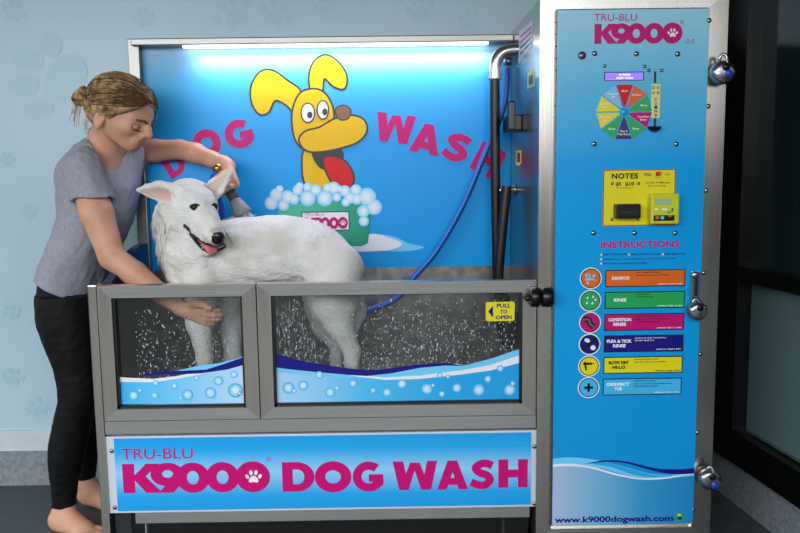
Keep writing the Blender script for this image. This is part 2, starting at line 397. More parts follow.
# tub
TZ = .53
MB().box(.03, 1.495, .05, YB, TZ-.03, TZ, M['steel_tub']).build('tub_floor', st)
MB().box(.03, 1.495, YB-.002, YB+.03, TZ-.03, Z(300, 268.5, YB), M['steel_tub']).build('tub_back', st)
M['endblue'] = mat('dark blue moulded panel', (12, 48, 82), .3)
ze = Z(146, 243, YB-.05)
prof = [(YB-.05, ze)]+[(q[0], q[1]) for q in catmull([(YB-.1, ze), (.40, ze-.012), (.28, ze-.05), (.14, zt)], 5)]+[(.06, zt-.03), (.06, TZ-.03), (YB-.05, TZ-.03)]
V = [(0.0, a, b) for a, b in prof]+[(.03, a, b) for a, b in prof]; n = len(prof)
MB().add(V, [[i, (i+1) % n, n+(i+1) % n, n+i] for i in range(n)]+[list(range(n))[::-1], list(range(n, 2*n))], M['endblue']).build('tub_end_panel', st)
MB().box(.031, .036, .062, YB-.055, TZ, zt-.05, M['steel_tub']).build('tub_liner', st)
MB().box(.031, .034, .2, YB-.1, ze-.075, ze-.07, M['steel_dark']).build('end_panel_seam', st)

# ---- doors
M['gasket'] = mat('black gasket', (16, 18, 20), .4)
M['pane'] = mat('clear wet glass', (235, 245, 245), .03)
nt = M['pane'].node_tree; tr_ = nd(M['pane'], 'ShaderNodeBsdfTransparent'); gl_ = nd(M['pane'], 'ShaderNodeBsdfGlossy'); mx_ = nd(M['pane'], 'ShaderNodeMixShader'); fr_ = nd(M['pane'], 'ShaderNodeFresnel')
tr_.inputs[0].default_value = (.97, .985, .985, 1); gl_.inputs['Roughness'].default_value = .04; fr_.inputs[0].default_value = 1.45
nt.links.new(fr_.outputs[0], mx_.inputs[0]); nt.links.new(tr_.outputs[0], mx_.inputs[1]); nt.links.new(gl_.outputs[0], mx_.inputs[2]); nt.links.new(mx_.outputs[0], nt.nodes['Material Output'].inputs[0])
M['drop'] = mat('water drop', (250, 252, 255), .15, trans=.25, ior=1.33)
def mitred(mb, x0, x1, z0, z1, wl, wr, wt, wb_, y0, y1):
    xi0, xi1, zi0, zi1 = x0+wl, x1-wr, z0+wb_, z1-wt
    for q, m in (([(x0, z1), (x1, z1), (xi1, zi1), (xi0, zi1)], sh), ([(x0, z0), (xi0, zi0), (xi1, zi0), (x1, z0)], sh),
                 ([(x0, z0), (x0, z1), (xi0, zi1), (xi0, zi0)], sv), ([(x1, z0), (xi1, zi0), (xi1, zi1), (x1, z1)], sv)):
        mb.prism(q, y0, y1, m)
def door(x0, x1, z0, z1, decal, bubs, gx0, gx1):
    mb = MB(); wb_ = .040; mitred(mb, x0, x1, z0, z1, .046, .046, .041, wb_, -.012, .028)
    fr = mb.build('glass_door', st)
    mb = MB(); xi0, xi1, zi0, zi1 = x0+.046, x1-.046, z0+wb_, z1-.041
    mb.box(xi0, xi0+.008, -.004, .024, zi0, zi1, M['gasket']).box(xi1-.008, xi1, -.004, .024, zi0, zi1, M['gasket']).box(xi0, xi1, -.004, .024, zi0, zi0+.010, M['gasket']).box(xi0, xi1, -.004, .024, zi1-.003, zi1, M['gasket'])
    mb.build('gasket', fr)
    MB().box(xi0, xi1, .009, .014, zi0, zi1, M['pane']).build('glass_pane', fr)
    d = MB()
    for k, (m, pts) in enumerate(decal):
        d.poly([[(X(u, v), Z(u, v)) for u, v in pts]], .0085-.0003*k, m)
    yk = .0085-.0003*len(decal)
    for u, v, r in bubs:
        c = (X(u, v), Z(u, v)); R = r/297
        d.poly([circ(*c, R, 24)], yk, M['bub0']); d.poly([circ(*c, R*.8, 24)], yk-.0002, M['bub1']); d.poly([circ(*c, R*.5, 20)], yk-.0004, M['bub2'])
        d.poly([circ(c[0]-R*.1, c[1]+R*.1, R*.25, 14)], yk-.0006, M['white'])
    d.build('wave_decal', fr)
    return fr, (xi0, xi1, zi0, zi1)
M['bub0'] = mat('bubble rim blue', (70, 178, 232), .3); M['bub1'] = mat('bubble light blue', (150, 214, 246), .3); M['bub2'] = mat('bubble pale blue', (200, 232, 250), .3)
M['dfadeL'] = gradient('left decal fade', [(0, (70, 184, 240)), (.45, (120, 204, 246)), (1, (196, 222, 246))], X(121, 390), X(247, 390), 0, .25, 0)
M['dfadeR'] = gradient('right decal fade', [(0, (180, 216, 246)), (.35, (84, 190, 240)), (.7, (40, 168, 228)), (1, (30, 160, 224))], X(275, 390), X(524, 390), 0, .25, 0)
zb = 404.5
decL = [(M['dfadeL'], [(117, 405), (246.5, 405.2), (246.5, 358), (224, 368), (200, 374), (176, 379), (150, 381), (121, 379), (117, 378.5)]),
        (M['white'], [(117, 377), (121, 378), (152, 379.5), (176, 376.6), (200, 371.8), (224, 366), (246.5, 357.5), (246.5, 361), (224, 369), (200, 375), (176, 379.5), (152, 383), (121, 382.5), (117, 382)]),
        (M['sky'], [(164, 373), (176, 371.2), (200, 366), (218, 363.8), (235, 359.5), (246.5, 355), (246.5, 359), (224, 367), (206, 371.5), (188, 373.5)]),
        (M['navy'], [(140, 376.2), (150, 373.8), (164, 371.6), (188, 371), (206, 370), (230, 362.3), (246.5, 356.2), (246.5, 364.5), (227, 370), (200, 374), (185, 374.6), (164, 375), (150, 376)])]
bubL = [(133, 396, 5), (139, 391, 2.2), (154, 396, 3.6), (155, 383.5, 3), (174, 386.5, 3.2), (187, 395.5, 5.5), (180, 399, 1.8), (210, 393.5, 5.8), (218, 381.5, 4.8), (235, 391, 7.5), (239, 394, 2.6), (233.5, 375, 3.8), (196, 378.5, 2.6)]
decR = [(M['dfadeR'], [(274, 403.5), (525.5, 401.5), (525.5, 355), (491, 366), (463, 371), (420, 377), (384, 379), (350, 375.5), (303, 371), (274, 367)]),
        (M['sky'], [(274, 366), (303, 371), (350, 374), (378, 375), (406, 369), (434, 365), (457, 364.6), (465, 366), (491, 359.3), (525.5, 347.6), (525.5, 357), (491, 366.5), (463, 371.5), (420, 377), (384, 379), (350, 378.5), (303, 375.5), (274, 372.5)]),
        (M['white'], [(350, 374.5), (384, 378), (420, 376.2), (462, 370.8), (491, 365.5), (525.5, 353.8), (525.5, 362), (491, 371), (462, 375), (420, 379.6), (384, 380.5), (350, 376)]),
        (M['navy'], [(274, 353.6), (288, 358), (303, 361.8), (325, 365.5), (350, 369), (365, 370.7), (378, 370.6), (406, 366.6), (434, 363.8), (450, 364), (465, 366.6), (446, 366), (420, 368.4), (392, 373.8), (367, 376.6), (350, 375.6), (316, 372.6), (290, 370), (274, 367.8)])]
bubR = [(353, 384, 4), (373, 391, 3), (387, 393, 4.5), (402, 384.5, 5), (427, 389.5, 6), (433, 386, 2), (442, 394.5, 3.2), (457, 388.5, 4.8), (479, 390.5, 6.2), (488, 379.5, 3.6), (510, 390.5, 6), (513, 384, 2.6), (500.5, 369, 3.4), (440, 375.8, 2.8), (448, 377, 2.2), (288, 388.5, 6), (294, 391.5, 2.5), (303, 386, 5), (330, 393, 5), (337, 388.5, 2.4), (319, 375.5, 4)]
xm = X(258.8, 350)
dL, gL = door(xpl, xm-.002, zd0, zt, decL, bubL, 117, 246)
dR, gR = door(xm+.002, xcl-.004, zd0, zt, decR, bubR, 275, 524)
# black strip filling the gap between the doors
MB().box(xm-.0018, xm+.0018, -.004, .02, zd0+.01, zt-.01, M['gasket']).build('door_gap', st)
# yellow sticker
sk = MB(); a, b = P(486, 321.7, 0), P(515, 302, 0); yy = .0075
rr = .006
pts = []
for cx_, cz_, a0 in ((b[0]-rr, b[2]-rr, 0), (a[0]+rr, b[2]-rr, 90), (a[0]+rr, a[2]+rr, 180), (b[0]-rr, a[2]+rr, 270)):
    pts += [(cx_+rr*math.cos(math.radians(a0+t)), cz_+rr*math.sin(math.radians(a0+t))) for t in range(0, 91, 18)]
sk.prism(pts, yy, .009, M['yellow'])
sk.poly([[(X(488.3, 312), Z(488.3, 312)), (X(493.3, 318), Z(493.3, 318)), (X(493.3, 306), Z(493.3, 306))]], yy-.0004, M['navy'])
for s, u0, u1, v0, v1 in (('PULL', 497, 511, 303.8, 308.2), ('TO', 500.5, 507.5, 310, 314), ('OPEN', 496, 512, 315.6, 319.8)): tpx(sk, s, u0, v0, u1, v1, 0, yy-.0005, M['navy'], .035)
sk.build('pull_to_open_sticker', dR)
# black catch across the door and the cabinet
for u0, u1 in ((529.8, 539.2), (540.8, 552.5)):
    a, b = P(u0, 297, -.03), P(u1, 297, -.03)
    MB().lathe(((a[0]), -.032, a[2]), (1, 0, 0), [(0, .028), (.004, .033), (b[0]-a[0]-.004, .034), (b[0]-a[0], .029)], M['blackpl'], 20).build('door_catch', st)
a = P(525, 298, -.03); MB().lathe((a[0], -.03, a[2]), (1, 0, 0), [(0, .009), (.004, .011), (.03, .009)], M['blackpl'], 12).build('catch_pin', st)
MB().box(X(530, 297), X(538, 297), -.03, -.011, Z(535, 303), Z(535, 291), M['blackpl'], .002).build('catch_bracket', st)

# ---- backboard
bz0, bz1 = Z(300, 268.5, YB), 1.885
bx0, bx1 = X(142.5, 100, YB), 1.495
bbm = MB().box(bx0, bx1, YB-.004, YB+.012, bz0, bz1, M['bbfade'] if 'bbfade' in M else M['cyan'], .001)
M['bbfade'] = gradient('backboard blue fade', [(0, (6, 158, 230)), (.6, (10, 156, 228)), (.84, (60, 166, 216)), (1, (150, 194, 222))], bz0, bz1, 2, .34, 0)  # blue, paler towards the top
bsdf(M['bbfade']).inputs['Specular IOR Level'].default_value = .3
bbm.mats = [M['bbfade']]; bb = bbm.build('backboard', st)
yb = YB-.0045
def tb(pts, n=6): return [(X(u, v, YB), Z(u, v, YB)) for u, v in [tuple(q) for q in catmull(pts, n, True)]]
def tl(pts, n=6): return [(X(u, v, YB), Z(u, v, YB)) for u, v in [tuple(q) for q in catmull(pts, n)]]
s_ = 1/245.; words = [MB(), MB()]
for ich, (ch, u, v, h, w, ro) in enumerate((('D', 175, 164.5, 22, 21, 30), ('O', 207, 143.5, 26, 27, 22), ('G', 239.5, 134, 27, 27, 12), ('W', 395, 128.5, 28, 38, -8), ('A', 426.5, 139, 29, 30, -13), ('S', 457, 147.5, 27, 27, -19), ('H', 488, 160.5, 30, 27, -28))):
    glyph_at(words[ich > 2], ch, X(u, v, YB), Z(u, v, YB), h*s_, yb-.0005, M['magenta'], math.radians(ro), w*s_)
for wd in words: wd.build('arched_word', bb)
# plain cartoon dog bathing in a green tub
L = [0]
dg_ = MB()
def lay(pts, m, out=0.0, n=6, raw=False):
    q = tb(pts, n) if not raw else pts
    L[0] += 1
    if out:
        for s4 in stroke(q, out, True): dg_.poly([s4], yb-.0002*L[0], M['black'])
    dg_.poly([q], yb-.0002*L[0]-.0001, m)
ow = .015
lay([(306, 150), (303, 168), (306, 184), (316, 192), (332, 190), (334, 170), (328, 152)], M['dogyellow'], ow)
lay([(300, 92), (288, 82), (274, 72), (262, 72), (253, 84), (252, 100), (259, 113), (268, 112), (275, 100), (286, 104), (296, 112)], M['dogyellow'], ow)
lay([(312, 92), (310, 76), (315, 62), (326, 56), (338, 63), (346, 76), (344, 88), (334, 86), (324, 78), (321, 96)], M['dogyellow'], ow)
lay([(299, 96), (310, 90), (322, 92), (331, 104), (333, 120), (328, 140), (316, 150), (303, 148), (295, 136), (293, 114)], M['dogyellow'], ow)
lay([(312, 150), (324, 145), (338, 146), (344, 156), (338, 168), (324, 170), (315, 162)], M['black'])
lay([(324, 160), (334, 157), (346, 163), (353, 176), (350, 187), (340, 188), (330, 178)], M['red'], ow)
lay([(300, 140), (306, 132), (320, 128), (334, 120), (350, 116), (363, 120), (366, 131), (358, 141), (342, 147), (322, 151), (307, 150)], M['dogyellow'], ow)
lay([(336, 110), (343, 106), (350, 110), (348, 118), (340, 119)], M['brown'], ow*.7)
for u, v, rx, rz in ((308, 113, 6, 9), (323, 110, 5, 8.5)):
    lay([(u+rx*math.cos(a_), v+rz*math.sin(a_)) for a_ in np.linspace(0, 2*math.pi, 12, endpoint=False)], M['white'], ow*.7, 3)
    lay([(u+2+2.6*math.cos(a_), v+2+3.4*math.sin(a_)) for a_ in np.linspace(0, 2*math.pi, 10, endpoint=False)], M['black'], 0, 3)
dg_.build('cartoon_print', bb)
tu = MB(); L0 = yb-.016; L1 = [0]
def lay2(pts, m, n=6):
    L1[0] += 1; tu.poly([tb(pts, n)], L0-.0002*L1[0], m)
L0 = yb-.0005
tu.poly([tb([(345, 246), (365, 234), (392, 236), (408, 243), (424, 247), (408, 251), (380, 251), (352, 252)])], L0, M['sky'])
tu.poly([tb([(330, 240), (352, 242), (372, 234), (390, 238), (402, 244), (388, 250), (352, 251), (335, 249)])], L0-.0003, M['white'])
L0 -= .0006+.0002*L[0]
M['tealfade'] = gradient('green tub fade', [(0, (70, 196, 160)), (1, (16, 150, 116))], X(300, 230, YB), X(372, 230, YB), 0, .25, 0)
tu.poly([[(X(u, v, YB), Z(u, v, YB)) for u, v in ((278, 206), (282, 246), (352, 246), (362, 246), (368, 243), (372, 203), (330, 200))]], L0, M['tealfade'])
a, b = P(302, 231, YB), P(349.5, 211, YB)
tu.poly([[(a[0], a[2]), (b[0], a[2]), (b[0], b[2]), (a[0], b[2])]], L0-.0003, M['black'])
e = .004; tu.poly([[(a[0]+e, a[2]+e), (b[0]-e, a[2]+e), (b[0]-e, b[2]-e), (a[0]+e, b[2]-e)]], L0-.0006, M['white'])
tpx(tu, 'TRU-BLU', 304.5, 212.5, 324, 216, YB, L0-.0009, M['magenta'])
logo(tu, 305, 217, 348, 229, YB, L0-.0009, M['magenta'], M['white'])
rb = random.Random(3)
bl = [(308, 198, 7), (325, 198, 7), (367, 197, 8), (374, 207, 7), (363.5, 211, 5.5), (364, 221, 4.5), (277, 195, 6), (288, 197, 6), (298, 190, 4.5), (316, 190, 5), (334, 188, 5.5), (345, 191, 5), (356, 190, 5), (350, 198, 5), (346, 202, 4), (272, 203, 6), (284, 205, 5), (337, 197, 4), (357, 199, 5), (300, 186, 3.5), (308, 187, 4), (294, 199, 5), (340, 189, 3), (280, 189, 3.5), (328, 188, 4)]
for k, (u, v, r) in enumerate(bl):
    c = (X(u, v, YB), Z(u, v, YB)); R = r/245.; yk = L0-.001-.00005*k
    tu.poly([circ(*c, R*1.15, 24)], yk, M['bub1']); tu.poly([circ(*c, R*.85, 24)], yk-.002, M['bub2']); tu.poly([circ(*c, R*.5, 20)], yk-.004, M['dots'])
tu.build('bubble_tub_print', bb)
# top rail and its lamp
rz0 = Z(300, 43.5, YB-.07); rz1 = Z(300, 36.5, YB-.07)
MB().box(X(130.3, 40, YB-.07), 1.4945, YB-.07, YB+.03, rz0, rz1, M['steel_rail'], .004).build('top_rail', st)
M['led'] = mat('lit lamp strip', (255, 255, 255), .3, emit=(236, 240, 255), es=7)
MB().box(X(183, 45, YB-.04), X(488, 45, YB-.04), YB-.05, YB-.022, rz0-.006, rz0+.004, M['led'], .001).build('lamp_strip', st)

# ---- cabinet
zc0, zc1 = .09, 1.915
cb = MB().box(1.4955, xcr, .0, .66, zc0, zc1, sv, .002).build('cabinet', st)
MB().box(1.5, xcr-.01, .03, .6, .0, zc0, M['blackpl']).build('cabinet_plinth', st)
mb = MB(); mitred(mb, 1.4955, xcr, zc0, zc1+.015, .052, .065, .05, .045, -.014, .001); mb.build('face_frame', cb)
cx0, cx1, cz0, cz1 = 1.55, 2.0375, Z(620, 524.8), Z(620, 9.3)
M['cabglare'] = gradient('cabinet blue fade', [(0, (14, 146, 214)), (.5, (8, 158, 226)), (.72, (12, 162, 230)), (.86, (84, 186, 224)), (1, (156, 212, 230))], cz0, cz1, 2, .22, .1)  # pale top is bright sky glare painted into the blue
bsdf(M['cabglare']).inputs['Specular IOR Level'].default_value = .35
cd = MB().box(cx0, cx1, -.021, -.0141, cz0, cz1, M['cabglare'], .0015).build('control_door', st)
hg = MB()
for k in range(46):
    z = cz0+(cz1-cz0)*k/46; hg.box(cx0-.008, cx0-.0005, -.021, -.0141, z+.001, z+(cz1-cz0)/46-.001, M['steel_dark'], .001)
hg.build('piano_hinge', st)
fy = -.0212
def bolt(u, v, r, nm='bolt', m=None, par=None):
    a = P(u, v, 0); MB().lathe((a[0], -.021 if (cx0 < a[0] < cx1) else -.014, a[2]), (0, -1, 0), [(0, r), (.002, r), (.005, r*.6), (.0058, 0)], m or M['bolt'], 14).build(nm, par or cd)
for u, v in ((709, 20.5), (709, 106), (707, 190.5), (704.5, 273), (701, 354.5), (698, 433), (693.8, 510)): bolt(u, v, .008, par=cb)
bolt(582, 55.5, .013, 'door_lock', M['steel_dark']); bolt(582, 55.5, .009, 'lock_core')
for u, v in ((594.5, 53.5), (636.3, 53.8), (677.5, 54), (594, 144), (676, 144), (593.3, 233), (634.3, 233), (675, 233)): bolt(u, v, .0085)
for u, v in ((604.5, 66), (644.5, 66.5), (648.5, 70.5), (661.5, 70.5)): bolt(u, v, .006)
def frect(mb, u0, v0, u1, v1, y, m, y1=None):
    a, b = P(u0, v1, 0), P(u1, v0, 0)
    q = [(a[0], a[2]), (b[0], a[2]), (b[0], b[2]), (a[0], b[2])]
    if y1 is None: mb.poly([q], y, m)
    else: mb.prism(q, y, y1, m)
lg = MB(); y = fy-.0006
tpx(lg, 'TRU-BLU', 594, 13.5, 637, 21.2, 0, y, M['magenta'], 0)
logo(lg, 594, 23, 683, 44, 0, y, M['magenta'], M['white'])
tpx(lg, 'v2.0', 684.5, 39, 694, 43.5, 0, y, M['magenta'], 0)
lg.poly(ring(X(682, 22), Z(682, 22), .006, .006, .0012, 16), y, M['magenta'])
tpx(lg, 'R', 681.2, 20.6, 682.8, 23.2, 0, y, M['magenta'])
lg.build('cabinet_logo', cd)
mb = MB(); frect(mb, 604, 71.5, 644, 81, fy-.001, M['black'], -.02); frect(mb, 605, 72.5, 643, 80.3, fy-.0015, M['lcd'], -.02)
tpx(mb, 'K9000', 619, 73.6, 630, 76, 0, fy-.002, M['lcdw'], .02); tpx(mb, 'INSERT COINS', 616, 77, 633, 79.2, 0, fy-.002, M['lcdw'], .02); mb.build('display_screen', cd)
# selector wheel
wc = P(624, 112, 0); WR = 27.6/301; wh = MB()
segs = [('red', 'STOP'), ('orange', 'Shampoo'), ('green', 'Rinse'), ('magenta', 'Condition\nRinse'), ('green', 'Rinse'), ('navyp', 'Flea &\nTick Rinse'), ('green', 'Rinse'), ('yellow', 'Blow Dry\nLow'), ('yellow', 'Blow Dry\nHigh'), ('paleb', 'Disinfect\nTub')]
M['navyp'] = mat('deep violet vinyl', (50, 34, 104), .3); M['paleb'] = mat('pale blue button print', (130, 196, 226), .3)
dec = circ(wc[0], wc[2], WR*1.0, 10, None, math.radians(72))
wh.prism(dec, fy-.0008, -.02, M['mid'])
base = wh.build('selector_wheel', cd)
for k, (cn, s) in enumerate(segs):
    am = math.radians(90-36*k); a0, a1 = am-math.radians(18), am+math.radians(18); g = .022*WR/.09
    def pol(r, a): return (wc[0]+r*math.cos(a), wc[2]+r*math.sin(a))
    sb = MB(); q = [pol(WR*.17, am-.12), pol(WR*.34, a0+.07), pol(WR*.985, a0+.022), pol(WR*.985, a1-.022), pol(WR*.34, a1-.07), pol(WR*.17, am+.12)]
    sb.prism(q, fy-.0022, fy-.0008, M[cn])
    c = pol(WR*.72, am); ln = s.split('\n'); hh = .0085
    for i, t in enumerate(ln):
        zz = c[1]+hh*(len(ln)/2-i-.5)*1.15; w = .0042*len(t)*(1.25 if s == 'STOP' else 1)
        text(sb, t, c[0]-w/2, zz-hh*.38, c[0]+w/2, zz+hh*.38, fy-.0026, M['white'], .02)
    sb.build('selector_button', base, label=None)
MB().lathe((wc[0], fy-.0008, wc[2]), (0, -1, 0), [(0, .013), (.003, .012), (.004, .0)], M['mid'], 20).build('wheel_centre', base)
# coin slot
mb = MB(); frect(mb, 653.8, 71.5, 656, 83, fy-.003, M['blackpl'], -.02); mb.build('coin_slot', cd)
mb = MB(); frect(mb, 650.8, 84, 660.3, 118, fy-.002, M['cream'], -.02)
for i, (s, u0, u1) in enumerate((('$1', 652, 655), ('$1', 656.5, 659.3), ('$2', 652, 655), ('$2', 656.5, 659.3))):
    vv = 86+5.2*(i//2); tpx(mb, s, u0, vv, u1, vv+3.4, 0, fy-.0025, M['navy'], .02)
for i, ch in enumerate('COINS'): tpx(mb, ch, 654, 98+3.9*i, 657.2, 101+3.9*i, 0, fy-.0025, M['navy'], .02)
mb.build('coin_label', cd)
a = P(654.5, 126.5, -.03); mb = MB(); frect(mb, 653.6, 118.5, 655.6, 127, fy-.004, M['blackpl'], -.02)
mb.lathe((a[0], -.03, a[2]-.016), (0, 0, 1), [(0, .008), (.006, .018), (.015, .022), (.016, .022)], M['blackpl'], 20); mb.build('coin_return_cup', cd)
# notes plate
mb = MB(); frect(mb, 602.3, 169, 675.7, 226.3, fy-.001, M['red'], -.02); frect(mb, 603.3, 170, 674.7, 225.3, fy-.0014, M['yellow'], -.02)
tpx(mb, 'NOTES', 611.5, 173, 638, 179, 0, fy-.002, M['black'], .04, 1.1)
tpx(mb, '$5', 615.5, 182, 621, 186.2, 0, fy-.002, M['black'], .04); tpx(mb, '$10', 625, 182, 634, 186.2, 0, fy-.002, M['black'], .04)
tpx(mb, 'No change given', 616, 187, 633, 188.6, 0, fy-.002, M['black'], .0)
tpx(mb, 'VISA', 643.5, 173, 651.5, 176.2, 0, fy-.002, M['navy'], .02); frect(mb, 655.5, 171.8, 659.5, 176.2, fy-.002, M['red']); frect(mb, 659.5, 171.8, 661.5, 176.2, fy-.002, M['orange'])
tpx(mb, 'eftpos', 654, 176.8, 662.5, 178.6, 0, fy-.002, M['teal'], 0); tpx(mb, 'AMEX', 664.5, 173, 670, 175.8, 0, fy-.002, M['concrete'], 0)
tpx(mb, '$10 for 10 Minutes', 645.5, 181.4, 669.5, 184, 0, fy-.002, M['black'], 0.01); tpx(mb, 'No surcharge', 648, 184.8, 666, 187, 0, fy-.002, M['black'], .01)
mb.build('notes_plate', cd)
for u, v in ((612, 183.5), (638.4, 183.5), (611.8, 219.5), (637.7, 219.5)): bolt(u, v, .0055)
mb = MB(); a, b = P(613, 218, 0), P(637.5, 203.5, 0)
mb.box(a[0], b[0], -.06, -.0226, a[2], b[2], M['blackpl'], .004); mb.box(a[0]+.012, b[0]-.006, -.063, -.0601, a[2]+.014, a[2]+.026, M['gasket'], .001)
mb.build('note_acceptor', cd)
cr = MB(); a, b = P(648.5, 223.8, -.04), P(677.5, 193.5, -.04); cr.box(a[0], b[0], -.062, -.0226, a[2], b[2], mat('yellow green plastic', (206, 206, 40), .35), .006)
crd = cr.build('card_reader', cd)
cr = MB(); A = lambda u, v: P(u, v, -.062)
def crr(u0, v0, u1, v1, m, d=.001):
    a, b = P(u0, v1, -.062), P(u1, v0, -.062); cr.box(a[0], b[0], -.062-d, -.0619, a[2], b[2], m, .0004)
crr(655, 198.5, 671, 205, M['lcdg']); crr(653.5, 215, 674.5, 221, M['blackpl']); crr(655.5, 216.2, 659, 219.2, M['orange'], .0016); crr(660.5, 216.2, 664, 219.2, M['paleb'], .0016); crr(668, 215.4, 672, 216.8, M['orange'], .0016); crr(667, 211.5, 671, 213.2, M['green']); crr(671.5, 208, 673, 211.5, M['blackpl'])
for u0, u1 in ((655, 658), (662.5, 667.5)): crr(u0, 208.3, u1, 210.3, M['dots'])
cr.build('reader_keypad', crd)
# instructions
it = MB(); y = fy-.0006
tpx(it, 'INSTRUCTIONS', 600.5, 240.2, 679.5, 248.5, 0, y, M['magenta'], .03)
for i, (s, u0, u1, v) in enumerate((('INSERT NOTE OR COIN', 602.8, 627, 254.3), ('DIRECT NOZZLE TO START', 631, 661, 254.1), ('PRESS SELECTION', 664.5, 685.5, 253.9), ('PRESS BUTTON TO STOP OR CHANGE TO CONTINUED PROGRAM', 602.8, 675, 258.9), ('WASH TUB & CHECK BEFORE LEAVING', 602.8, 647, 263.3))):
    tpx(it, s, u0, v-1.1, u1, v+1.1, 0, y, M['navy'], .02)
for u, v in ((601.2, 254.8), (629, 254.6), (662.7, 254.2), (601, 259.2), (601, 263.5)): it.poly([circ(X(u, v), Z(u, v), .0035, 12)], y-.0002, M['cream'])
it.build('instruction_lettering', cd)
rows = [('orange', 'SHAMPOO', ('APPLY SHAMPOO EVENLY', 'MASSAGE THROUGH WITH SPONGE'), 'APPROX TIME 2-3 MIN', 590.7, 278.3, 605, 269, 685.5, 287.2, 'dots'),
        ('green', 'RINSE', ('RINSE WATER', 'USE AS REQUIRED'), 'APPROX TIME 1-2 MIN', 590.2, 300.7, 604.5, 290.8, 685, 309, 'dots'),
        ('magenta', 'CONDITION\nRINSE', ('APPLY CONDITIONER ONCE', 'MASSAGE THROUGH COAT EVENLY', 'NO NEED TO RINSE OUT'), 'APPROX TIME 2 - 3 MIN', 590, 322.6, 604, 312.8, 684.3, 331, 'dots'),
        ('navy', 'FLEA & TICK\nRINSE', ('RINSE FLEA AND TICK EVENLY', 'DO NOT RINSE OUT'), 'APPROX TIME 3 MIN', 589.5, 344.2, 603.7, 334.3, 683.7, 352.4, 'dots'),
        ('yellow', 'BLOW DRY\nHI-LO', ('BLOW DRY COAT TO DRY', 'USE HIGH OR LOW AS DESIRED'), 'APPROX TIME 5 MIN', 588.9, 366, 603.2, 355.8, 682.7, 373.8, 'black'),
        ('mid2', 'DISINFECT\nTUB', ('DISINFECTANT RINSE', 'RINSE TUB BEFORE AND AFTER WASH', 'PRESS BEFORE LEAVING'), 'APPROX TIME 1 MIN', 588.5, 387.5, 602.5, 377.4, 681.7, 395.5, 'dots')]
M['mid2'] = mat('light blue vinyl', (66, 184, 236), .3)
for k, (cn, t, bt, ft, cu, cv, u0, v0, u1, v1, tm) in enumerate(rows):
    pn = MB(); frect(pn, u0, v0, u1, v1, y, M['black']); frect(pn, u0+1, v0+1, u1-1, v1-1, y-.0004, M[cn])
    c = (X(cu, cv), Z(cu, cv)); pr = 1/300.
    pn.poly([circ(*c, 11*pr, 40)], y-.0001, M['dots']); pn.poly([circ(*c, 9.9*pr, 40)], y-.0004, M['black']); pn.poly([circ(*c, 8.9*pr, 40)], y-.0007, M[cn])
    yy = y-.001
    ln = t.split('\n'); h = 3.6; um = u0+15.5
    for i, s in enumerate(ln):
        w = min(25, 2.55*len(s)); vm = (v0+v1)/2+(i-(len(ln)-1)/2)*4.6
        tpx(pn, s, um-w/2, vm-h/2, um+w/2, vm+h/2, 0, yy, M['black'] if cn == 'yellow' else M['dots'], .05)
    for i, s in enumerate(bt): tpx(pn, s, u0+31, v0+2.6+2.6*i, u0+31+1.22*len(s), v0+4.2+2.6*i, 0, yy, M['dots'] if cn == 'navy' else M['black'], .02)
    tpx(pn, ft, u1-28, v1-4.2, u1-3, v1-2.6, 0, yy, M['black'] if cn == 'yellow' else M['dots'], .03)
    q = lambda dx, dz: (c[0]+dx*pr, c[1]+dz*pr)
    if k == 0:
        for dx, dz, r in ((-4, 3, 1.8), (-1.5, 3.2, 1.5), (3, 2.5, 1.4), (-4, -1, 1.3), (-1, -.5, 1.7), (2, -1, 1.2), (-3, -4.5, 1.4), (4.5, -2, .6)): pn.poly([circ(*q(dx, dz), r*pr, 14)], yy, M['sky'])
    if k == 1:
        for dx, dz in ((-3, 3), (2.5, 4), (-3.5, -2), (2, -2.5), (5, 1)):
            pn.poly([circ(*q(dx, dz), 1.2*pr, 12)], yy, M['dots']); pn.poly([circ(*q(dx-1, dz+.6), .6*pr, 8)], yy-.0003, M['black'])
    if k == 2:
        for w, m in ((6, 'black'), (2.2, 'bolt')):
            for s4 in stroke([tuple(p) for p in catmull([q(-6.5, 3), q(-2, 3.5), q(0, -1), q(4, -4.5)], 5)], w*pr): pn.poly([s4], yy-(.0003 if w < 3 else 0), M[m])
    if k == 3:
        for s4 in stroke([q(-6.5, -5), q(6, 6)], 3.5*pr): pn.poly([s4], yy, M['black'])
        pn.poly([circ(*q(-2.5, 4), 3*pr, 16, 2*pr, -.4)], yy-.0003, M['dots']); pn.poly([circ(*q(3.5, -3.5), 2.6*pr, 16)], yy-.0003, M['dots'])
    if k == 4:
        for s4 in stroke([q(-5, 2.5), q(3, 2.5)], 2.4*pr)+stroke([q(-4, 3), q(-2.8, -4.5)], 2*pr)+stroke([q(3, 2.5), q(5.5, 2.5)], .8*pr): pn.poly([s4], yy, M['black'])
        pn.poly([circ(*q(-4.2, 2.6), 1.8*pr, 14)], yy-.0003, M['black'])
    if k == 5:
        for s4 in stroke([q(-4.5, 0), q(4.5, 0)], 2.6*pr)+stroke([q(0, -4.5), q(0, 4.5)], 2.6*pr): pn.poly([s4], yy, M['black'])
    pn.build('instruction_panel', cd)
wv = MB(); y = fy-.0004
def ft(pts, m, k):
    wv.poly([[(min(max(X(*tuple(q)), cx0+.001), cx1-.001), max(Z(*tuple(q)), cz0+.002)) for q in pts]], y-.0003*k, m)
M['lowfade'] = gradient('cabinet foot fade', [(0, (168, 192, 216)), (.3, (120, 180, 216)), (.65, (50, 150, 206)), (1, (28, 134, 196))], cx0, cx1, 0)
ft([(550, 526.5)]+[tuple(p) for p in catmull([(548, 464), (565, 463.5), (590, 466), (615, 473), (640, 478.5), (660, 478), (700, 472)], 5)]+[(700, 526)], M['lowfade'], 0)
